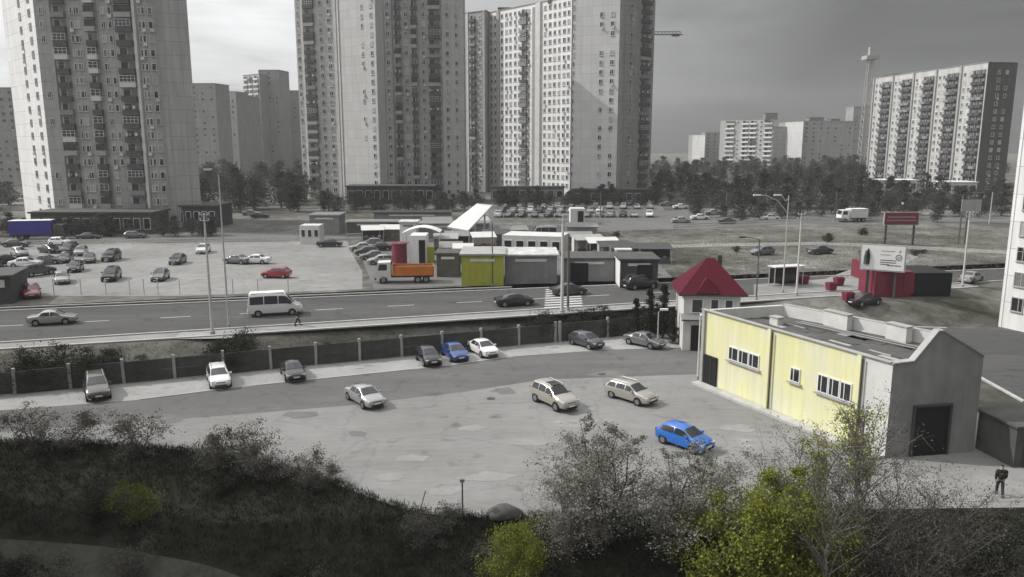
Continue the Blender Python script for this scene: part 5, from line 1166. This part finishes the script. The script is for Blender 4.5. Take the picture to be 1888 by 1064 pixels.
# ------------------------------------------------------------------ people
def skin_obj(name, verts, edges, radii, m, parent, sub=1, root_i=0):
    me = bpy.data.meshes.new(name); me.from_pydata(verts, edges, []); me.materials.append(m)
    o = link(name, me, parent)
    md = o.modifiers.new('skin', 'SKIN'); sv = me.skin_vertices[0].data if me.skin_vertices else None
    if sv is None:
        bm = bmesh.new(); bm.from_mesh(me); bm.verts.layers.skin.verify(); bm.to_mesh(me); bm.free(); sv = me.skin_vertices[0].data
    for i, r in enumerate(radii): sv[i].radius = (r, r) if not hasattr(r, '__len__') else r; sv[i].use_root = (i == root_i)
    md.use_smooth_shade = True
    s = o.modifiers.new('sub', 'SUBSURF'); s.levels = sub; s.render_levels = sub
    return o
def person(label, loc, deg, stride=.25, jacket='cloth', hood=False, bag=False):
    root = empty('person', loc, R(deg), label, 'person')
    s = stride
    V = [(0, 0, .95), (0, 0, 1.18), (.02, 0, 1.40), (.03, 0, 1.50), (.05, 0, 1.58), (.05, 0, 1.72)]      # pelvis, waist, chest, neck, head
    E_ = [(0, 1), (1, 2), (2, 3), (3, 4), (4, 5)]; Rr = [.15, .135, .16, .06, .095, .08]
    ends = []
    for sy, k in ((1, 1), (-1, -1)):
        i = len(V); V += [(.0, sy*.10, .88), (k*s*.55+.04, sy*.10, .48), (k*s-.04, sy*.10, .09), (k*s+.16, sy*.11, .05)]; Rr += [.095, .065, .045, .04]
        E_ += [(0, i), (i, i+1), (i+1, i+2), (i+2, i+3)]
        i = len(V); V += [(.02, sy*.19, 1.41), (-k*s*.4, sy*.26, 1.13), (-k*s*.7+.10, sy*.25, .90), (-k*s*.75+.15, sy*.245, .81)]; Rr += [.065, .05, .036, .032]
        E_ += [(2, i), (i, i+1), (i+1, i+2), (i+2, i+3)]; hd = i+3
        for f in range(4):
            j = len(V); V += [(-k*s*.75+.13+.018*f, sy*.245, .765), (-k*s*.75+.15+.02*f, sy*.24, .725-.006*(1.5-abs(f-1.5)))]; Rr += [.010, .008]; E_ += [(hd, j), (j, j+1)]
        j = len(V); V += [(-k*s*.75+.19, sy*.225, .79), (-k*s*.75+.205, sy*.215, .755)]; Rr += [.011, .009]; E_ += [(hd, j), (j, j+1)]
    skin_obj('body', V, E_, Rr, M['skin'], root, 1)
    # jacket: torso and sleeves; trousers; boots; hair
    J = [(0, 0, .90), (0, 0, 1.18), (.02, 0, 1.42), (.03, 0, 1.50)]; JE = [(0, 1), (1, 2), (2, 3)]; JR = [.19, .175, .19, .085]
    Tt = [(0, 0, .98), (0, 0, .92)]; TE = [(0, 1)]; TR = [.15, .155]
    for sy, k in ((1, 1), (-1, -1)):
        i = len(J); J += [(.02, sy*.20, 1.42), (-k*s*.4, sy*.265, 1.13), (-k*s*.7+.09, sy*.25, .92)]; JR += [.088, .072, .056]; JE += [(2, i), (i, i+1), (i+1, i+2)]
        i = len(Tt); Tt += [(.0, sy*.10, .86), (k*s*.55+.04, sy*.10, .48), (k*s-.04, sy*.10, .12)]; TR += [.115, .085, .072]; TE += [(1, i), (i, i+1), (i+1, i+2)]
    skin_obj('jacket', J, JE, JR, M[jacket], root, 1); skin_obj('trousers', Tt, TE, TR, M['jeans'], root, 1)
    for sy, k in ((1, 1), (-1, -1)): skin_obj('shoe', [(k*s-.08, sy*.105, .06), (k*s+.20, sy*.115, .05)], [(0, 1)], [.062, .052], M['black'], root, 1)
    skin_obj('hair', [(.02, 0, 1.64), (.045, 0, 1.74)], [(0, 1)], [.10, .085], M['hair'], root, 1)
    q = MB()
    for sy in (-1, 1): q.box((.142, sy*.034, 1.655), (.02, .028, .014), M['black'])
    q.build('eyes', root); q = MB(); q.box((.15, 0, 1.625), (.04, .03, .05), M['skin']); q.build('nose', root); q = MB(); q.box((.137, 0, 1.575), (.02, .05, .012), M['red']); q.build('mouth', root)
    if bag: skin_obj('backpack', [(-.2, 0, 1.05), (-.21, 0, 1.38)], [(0, 1)], [(.17, .12), (.16, .11)], M['cloth'], root, 1)
    return root
person('person in dark clothes walking away on the sunlit path at lower right', G(1842, 914, .02), 70, .22, bag=True).scale = (1.1, 1.1, 1.1)
person('thin dark pedestrian stepping along the kerb behind the minibus', G2(549, 601)+Vector((0, 0, .02)), rd, .28)

# ------------------------------------------------------------------ trees and shrubs
def gen_plant(seed, h, rx, stems=1, trunk_r=.14, branches=16, sub=4, leaves=3000, lsize=.14, leafm=None, barkm=None, low=.25, dome=1.0, spread=.35, gap=.25, twig=True, rise=.5):
    r = random.Random(seed); tr = MB(); cr = MB(); tips = []
    def env(t):     # crown radius at relative height
        t2 = (t-low)/(1-low); t2 = max(0, min(1, t2)); return rx*(math.sin(math.pi*(.12+.86*t2**(.8*dome)))**.75)
    for s_ in range(stems):
        a0 = r.random()*6.28; off = 0 if stems == 1 else r.uniform(.1, .45)*rx
        pts = [Vector((0, 0, 0)) if stems == 1 else Vector((math.cos(a0)*off*.25, math.sin(a0)*off*.25, 0))]
        hh_ = h*(.93 if stems == 1 else r.uniform(.6, .95))
        for k in range(1, 6): pts.append(Vector((pts[0].x+math.cos(a0)*off*(k/5)*1.6+r.gauss(0, .02*h), pts[0].y+math.sin(a0)*off*(k/5)*1.6+r.gauss(0, .02*h), hh_*k/5)))
        tr.tube(pts, [trunk_r*(1-.17*k) for k in range(6)], barkm, 6)
        nb = max(3, branches//stems)
        for b in range(nb):
            t = r.uniform(low*.7, .97); i = min(4, int(t*5)); p0 = pts[i].lerp(pts[i+1], t*5-i)
            az = r.random()*6.28; R_ = env(min(1, p0.z/h+.08))*r.uniform(.55, 1.08)*(1 if r.random() > gap else .55)
            end = p0+Vector((math.cos(az)*R_, math.sin(az)*R_, r.uniform(rise*.3, rise)*R_+.05*h))
            if end.z > h: end.z = h*r.uniform(.93, 1.0)
            mid = p0.lerp(end, .5)+Vector((r.gauss(0, .05), r.gauss(0, .05), -r.uniform(0, .08)))*R_
            q0 = trunk_r*.42*(1-.6*t); tr.tube([p0, mid, end], [q0, q0*.6, q0*.25], barkm, 5)
            for k in range(sub):
                f = r.uniform(.3, 1); s0 = p0.lerp(mid, f*2) if f < .5 else mid.lerp(end, f*2-1)
                dv = Vector((r.gauss(0, 1), r.gauss(0, 1), r.gauss(.4, .7))).normalized()*R_*r.uniform(.18, .45)
                s1 = s0+dv; (cr if twig else tr).tube([s0, s0+dv*.5+Vector((0, 0, r.uniform(-.05, .08))), s1], [q0*.35, q0*.25, q0*.1], M['twig'] if twig else barkm, 3, cap=False)
                tips.append((s0+dv*.55, dv.length)); tips.append((s1, dv.length))
    for i in range(leaves):
        c, L_ = r.choice(tips); sg = spread*(.25+L_*.5)
        p = c+Vector((r.gauss(0, sg), r.gauss(0, sg), r.gauss(0, sg*.8)))
        if p.z < .05: continue
        s2 = lsize*r.uniform(.5, 1.3); u = Vector((r.gauss(0, 1), r.gauss(0, 1), r.gauss(0, 1))).normalized(); v = u.cross(Vector((r.gauss(0, 1), r.gauss(0, 1), r.gauss(0, 1)))).normalized()
        cr.face([p-u*s2*.5, p+v*s2*.32, p+u*s2*.5, p-v*s2*.32], leafm)
    return tr.mesh('trunk'), cr.mesh('crown')
def plant(pro, name, label, cat, loc, rz=0, s=1.0, sz=None, group=None):
    root = empty(name, loc, rz, label, cat, group); root.scale = (s, s, sz or s)
    link('trunk', pro[0], root); link('crown', pro[1], root); return root
def gz(x, y, dz=0): return Vector((x, y, hz(x, y)+dz))
def at(px, Y, z_guess=-2.0):   # ground point under image column px at world distance Y
    zc_ = Y*CP+(HC-z_guess)*SP; x = (px-944)/F*zc_; return gz(x, Y)
# foreground individuals
bud = gen_plant(11, 8.2, 3.3, stems=6, trunk_r=.09, branches=84, sub=13, leaves=16000, lsize=.13, leafm=M['leaf_bud'], barkm=M['bark'], low=.08, dome=.8, spread=.26)
plant(bud, 'budding_shrub', 'tall shrub with pale budding leaves left of the bright blue hatchback', 'shrub', at(1125, 39.2), 0, 1.0, .88)
plant(bud, 'budding_shrub', 'lower budding shrub in front of the bright blue hatchback, above the olive tree', 'shrub', at(1248, 38.6), 2.4, 1.0, .74)
plant(bud, 'budding_shrub', 'low budding shrub at the left foot of the tall budding shrub', 'shrub', at(1050, 38.2), 4.1, .66, .56)
olive = gen_plant(12, 9.0, 4.0, stems=2, trunk_r=.14, branches=60, sub=6, leaves=34000, lsize=.15, leafm=M['leaf_olive'], barkm=M['bark'], low=.1, dome=.8, spread=.5)
plant(olive, 'leafy_tree', 'olive green leafy tree at the bottom right of the lot', 'tree', at(1508, 35, -4), 0, .80, .86)
olive2 = gen_plant(13, 5.5, 3.3, stems=3, trunk_r=.09, branches=45, sub=6, leaves=19000, lsize=.15, leafm=M['leaf_olive'], barkm=M['bark'], low=.08, dome=.8, spread=.5)
plant(olive2, 'leafy_shrub', 'olive green leafy shrub below left of the olive tree, cut by the bottom edge', 'shrub', at(1360, 35.5, -4), 1.0, 1.05, 1.12)
plant(olive2, 'leafy_shrub', 'small olive green shrub at the bottom edge in the middle of the picture', 'shrub', at(955, 35.0, -4), 2.2, .52, .88)
bare = gen_plant(14, 11.0, 3.0, stems=1, trunk_r=.13, rise=1.5, branches=64, sub=11, leaves=4200, lsize=.10, leafm=M['leaf_grey'], barkm=M['barkl'], low=.2, dome=.9, spread=.5)
bare2 = gen_plant(15, 9.0, 3.6, stems=4, trunk_r=.09, rise=1.3, branches=84, sub=11, leaves=6500, lsize=.10, leafm=M['leaf_grey'], barkm=M['bark'], low=.15, dome=.85, spread=.5)
plant(bare, 'bare_tree', 'tall thin bare tree with pale trunk before the yellow wall', 'tree', at(1560, 36, -4), 0, .98)
plant(bare, 'bare_tree', 'bare pale tree right of the olive tree, nearer the bottom edge', 'tree', at(1515, 33.5, -4), 2.0, .90)
plant(bare2, 'bare_tree', 'spreading bare grey tree before the dark gable wall', 'tree', at(1655, 34.5, -4), .7, .80)
plant(bare2, 'bare_tree', 'low spreading bare tree between the gable wall and the walking person', 'tree', at(1718, 35.5, -4), 2.9, .86)
plant(bare2, 'bare_tree', 'bare tree at the bottom right below the walking person', 'tree', at(1880, 34, -4), 4.0, .66)
plant(bare2, 'bare_tree', 'bare grey tree right of the olive tree at the bottom edge', 'tree', at(1610, 34.5, -4), 5.2, .92)
plant(bare2, 'bare_tree', 'bare twiggy tree between olive tree and yellow sapling', 'tree', at(1475, 38.5, -3), 3.3, .80)
yel = gen_plant(16, 8.2, 1.5, stems=2, trunk_r=.09, branches=24, sub=5, leaves=2600, lsize=.2, leafm=M['leaf_yel'], barkm=M['barkl'], low=.45, dome=1, spread=.6)
plant(yel, 'young_tree', 'young yellow green tree against the pale wall at the corner of the yellow building', 'tree', at(1588, 41.2, -1), 0, .94)
plant(yel, 'young_tree', 'slender yellow green sapling left of the corner tree, against the yellow wall', 'tree', at(1508, 41.0, -1), 1.6, .62, .80)
# scrub prototypes
sgrey = [gen_plant(20+i, 3.2, 2.1, stems=6, trunk_r=.045, branches=42, sub=5, leaves=3600, lsize=.13, leafm=M['leaf_grey'], barkm=M['twig'], low=.05, dome=.75, spread=.55) for i in range(2)]
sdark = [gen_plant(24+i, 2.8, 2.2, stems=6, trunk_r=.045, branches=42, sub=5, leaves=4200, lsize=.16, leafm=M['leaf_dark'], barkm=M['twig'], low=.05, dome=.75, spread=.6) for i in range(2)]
sol = gen_plant(28, 2.9, 1.2, stems=5, trunk_r=.04, branches=30, sub=6, leaves=2600, lsize=.13, leafm=M['leaf_olive_shade'], barkm=M['twig'], low=.05, dome=.75, spread=.6)
for px, dy, s, k, lb in ((60, -.6, .95, 0, 'grey scrub bush on the slope crest at the far left'), (125, -.5, .9, 1, 'grey scrub bush on the crest, second from the left edge'), (262, -.8, 1.0, 0, 'loose grey scrub bush on the crest below the white estate car'), (400, -.8, .9, 1, 'grey scrub bush on the crest left of the densest part'), (455, -1.0, .95, 0, 'grey scrub bush amid the crest row'), (505, -1.0, .85, 1, 'grey scrub bush on the crest where the slope turns down'), (560, -.9, .72, 0, 'small grey scrub bush low on the bending crest'), (590, -.7, .55, 1, 'smallest grey scrub bush at the right end of the crest row'), (840, -.5, .42, 0, 'tiny grey scrub bush by the capped post')):
    v = (px-944)/F; x0_ = v*48; y0_ = crest_y(x0_)
    for _ in range(3): x0_ = v*((y0_+dy)*CP+HC*SP); y0_ = crest_y(x0_)
    plant(sgrey[k], 'scrub_bush', lb, 'bush', gz(x0_, y0_+dy), px, s)
plant(sol, 'scrub_bush', 'yellow green bush on the dark slope at left', 'bush', at(250, 44.6, -2), 0, 1.0)
rr = random.Random(9)
for i in range(44):
    Y = rr.uniform(27, 47); px = rr.uniform(-20, 1000) if i < 34 else rr.uniform(950, 1320)
    p = at(px, Y, -3)
    if crest_y(p.x)-Y < 2.2: continue
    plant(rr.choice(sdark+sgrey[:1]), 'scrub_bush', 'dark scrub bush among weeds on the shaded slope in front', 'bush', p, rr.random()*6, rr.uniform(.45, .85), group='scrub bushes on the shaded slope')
for i in range(14):
    Y = rr.uniform(27, 39); px = rr.uniform(1640, 1900); p = at(px, Y, -3); Y = min(Y, crest_y(p.x)-3.5); p = at(px, Y, -3)
    plant(rr.choice(sdark), 'scrub_bush', 'dark scrub bush in the shade at the bottom right below the path', 'bush', p, rr.random()*6, rr.uniform(.6, 1.05), group='scrub bushes below the path')
# bushes behind the fence
for i in range(40):
    x = rr.uniform(-42, -24) if i < 12 else (rr.uniform(2.5, 16.5) if i < 30 else rr.uniform(-24, 3))
    y = bank_y(x)+rr.uniform(.9, 2.6); s = rr.uniform(.65, 1.0) if i < 30 else rr.uniform(.3, .5)
    side_ = 'at its left end' if i < 12 else ('near the house' if i < 30 else 'along its middle')
    plant(rr.choice(sdark), 'fence_bush', 'dark bush leaning over the panel fence '+side_, 'bush', gz(x, y, -.1), rr.random()*6, s, group='bushes behind the fence '+side_)
con = gen_plant(31, 7.5, 1.5, stems=1, trunk_r=.13, branches=70, sub=5, leaves=5200, lsize=.22, leafm=M['leaf_dark'], barkm=M['bark'], low=.04, dome=.45, spread=.5)
for px, pyb, s, lb in ((1172, 628, .62, 'dark bushy conifer behind the grey saloon'), (1197, 622, .72, 'dark conifer left of the pale lamp post'), (1222, 624, .8, 'tallest dark conifer beside the red roofed house'), (1240, 634, .5, 'short dark conifer at the wall of the red roofed house')):
    plant(con, 'conifer', lb, 'tree', G(px, pyb, 0)+Vector((0, 0, hz(G(px, pyb).x, G(px, pyb).y))), px, s)
# far trees
ft = [gen_plant(40+i, 11.5, 4.2+.5*i, stems=1, trunk_r=.22, branches=40, sub=6, leaves=2100, lsize=.55, leafm=M['leaf_far'], barkm=M['bark'], low=.06, dome=.8, spread=.9) for i in range(4)]
fy = gen_plant(46, 9, 3.5, stems=1, trunk_r=.2, branches=26, sub=5, leaves=1300, lsize=.6, leafm=M['leaf_yel'], barkm=M['bark'], low=.2, spread=.9)
def trees(zone, group, spots):
    for px, zc_, s in spots: plant(rr.choice(ft), 'far_tree', zone, 'tree', W(px, zc_), rr.random()*6.28, s*rr.uniform(.9, 1.3), s*rr.uniform(.72, 1.05), group=group)
sp = []
for zc_, h_ in ((190, .5), (202, .66), (222, .76), (250, .78), (290, .84), (340, .88), (410, .94), (500, 1.0)):
    px = 1205 if zc_ > 230 else 1290
    while px < 1850:
        sp.append((px+rr.uniform(-10, 10), zc_+rr.uniform(-1, 1)*zc_*.04, h_*rr.uniform(.7, 1.12))); px += 7500/zc_*rr.uniform(.8, 1.3)
trees('bare dark tree in the thick wood below the far right blocks', 'trees of the far right wood', [q for q in sp if not (q[0] > 1600 and 280 < q[1] < 380)])
trees('bare dark tree between the left tower and the middle tower', 'trees between left and middle tower', [(rr.uniform(370, 560), rr.uniform(205, 380), rr.uniform(.75, 1.15)) for _ in range(34)])
trees('dark tree at the foot of the left tower', 'trees at the left tower foot', [(rr.uniform(-60, 395), rr.uniform(155.5, 158), rr.uniform(.30, .46)) for _ in range(30)])
trees('dark tree by the podium of the middle tower', 'trees at the middle tower podium', [(rr.uniform(560, 860), rr.uniform(205, 228), rr.uniform(.38, .6)) for _ in range(24)])
trees('dark tree along the foot of the white slab and the blank tower', 'trees at the white slab foot', [(rr.uniform(860, 1230), rr.uniform(222, 238), rr.uniform(.4, .62)) for _ in range(26)])
trees('dark tree in the hazy gap at the far left edge', 'trees at the far left edge', [(rr.uniform(-80, 42), rr.uniform(190, 290), rr.uniform(.7, 1.1)) for _ in range(10)])
plant(fy, 'far_tree', 'single yellow green tree below the checkered tower', 'tree', W(521, 300), 0, .9)
for i in range(16):
    p = G2(rr.choice((1150, 1390, 1700, 1560))+rr.gauss(0, 30), rr.uniform(428, 505)); plant(rr.choice(sdark), 'field_bush', 'low dark bush on the open waste ground at right', 'bush', p, rr.random()*6, rr.uniform(.25, .7), group='bushes on the waste ground')
q = MB(); px_ = [-44+i*1.5 for i in range(30)]
for a_, b_ in zip(px_, px_[1:]):
    w0 = max(0.0, min(4.2, (-4-a_)*.25)); w1 = max(0.0, min(4.2, (-4-b_)*.25))
    for k in range(3):
        f = lambda x, w_, kk: Vector((x, crest_y(x)-7.6-w_*kk/3, hz(x, crest_y(x)-7.6-w_*kk/3)+.05))
        q.face([f(a_, w0, k+1), f(b_, w1, k+1), f(b_, w1, k), f(a_, w0, k)], M['dirt'])
tag(q.build('footpath'), kind='structure')
# grass: uncountable
def grass(name, spots, m, h, w_, n):
    q = MB(); r = random.Random(len(spots)+n)
    for p in spots:
        for k in range(n):
            a = r.random()*6.28; b = p+Vector((r.gauss(0, w_), r.gauss(0, w_), -.03)); t = b+Vector((r.gauss(0, h*.45), r.gauss(0, h*.45), h*r.uniform(.5, 1.3))); c = Vector((math.cos(a), math.sin(a), 0))*h*.11
            q.face([b-c, b+c, t], m)
    o = q.build(name); tag(o, kind='stuff'); return o
sp = []
for i in range(16000):
    x = rr.uniform(-37, 34); y = crest_y(x)-abs(rr.gauss(0, 8))-.1 if i % 9 else crest_y(x)+rr.gauss(0, .28)
    if y > 24 and not (x > 20 and y > 41.5) and not (x < -4 and 7.2 < crest_y(x)-y < 11.4): sp.append(gz(x, y))
M['straw'] = leaf_mat('dry_straw_grass', (.018, .019, .011), (.070, .069, .046))
M['straw2'] = leaf_mat('pale_dry_grass', (.10, .098, .075), (.24, .235, .19))
grass('slope_grass', sp, M['leaf_dark'], .27, .16, 6)
grass('slope_dry_grass', sp[::5], M['straw'], .34, .15, 3)
sp = []
for i in range(5000):
    x = rr.uniform(-52, 16); y = bank_y(x)+rr.uniform(.5, 7.5)
    yr = on_line(na-rn*3.2, nd, x).y
    if y < yr: sp.append(gz(x, y))
grass('bank_grass', sp[::2], M['straw2'], .3, .2, 3)
sp = []
for i in range(2600):
    p = G2(rr.uniform(1080, 1850), rr.uniform(424, 512))
    sp.append(p)
grass('field_grass', sp, M['straw2'], .35, .9, 4)

# added block, unseen on the left, placed and sized to shade the slope
block('apartment_block', 'added unseen panel block left of the picture, put there to shade the slope', [(-64, 22), (-44, 18), (-44, 49.5), (-64, 52)], -1, 13, 2.8, {0: (T['fargrey'], fw(6)), 1: (T['fargrey'], fw(9))}, seed=50, wins=20)

# thin summer air: far things fade a little
hz_m = bpy.data.materials.new('air_haze'); hz_m.use_nodes = True; hn = hz_m.node_tree; hn.nodes.clear()
ho = hn.nodes.new('ShaderNodeOutputMaterial'); hv = hn.nodes.new('ShaderNodeVolumePrincipled')
hv.inputs['Color'].default_value = (.93, .94, .95, 1); hv.inputs['Density'].default_value = .00027; hv.inputs['Anisotropy'].default_value = .2
hn.links.new(hv.outputs[0], ho.inputs['Volume'])
q = MB(); q.box((0, 590, 46), (3040, 1460, 106), hz_m); tag(q.build('haze'), kind='stuff')
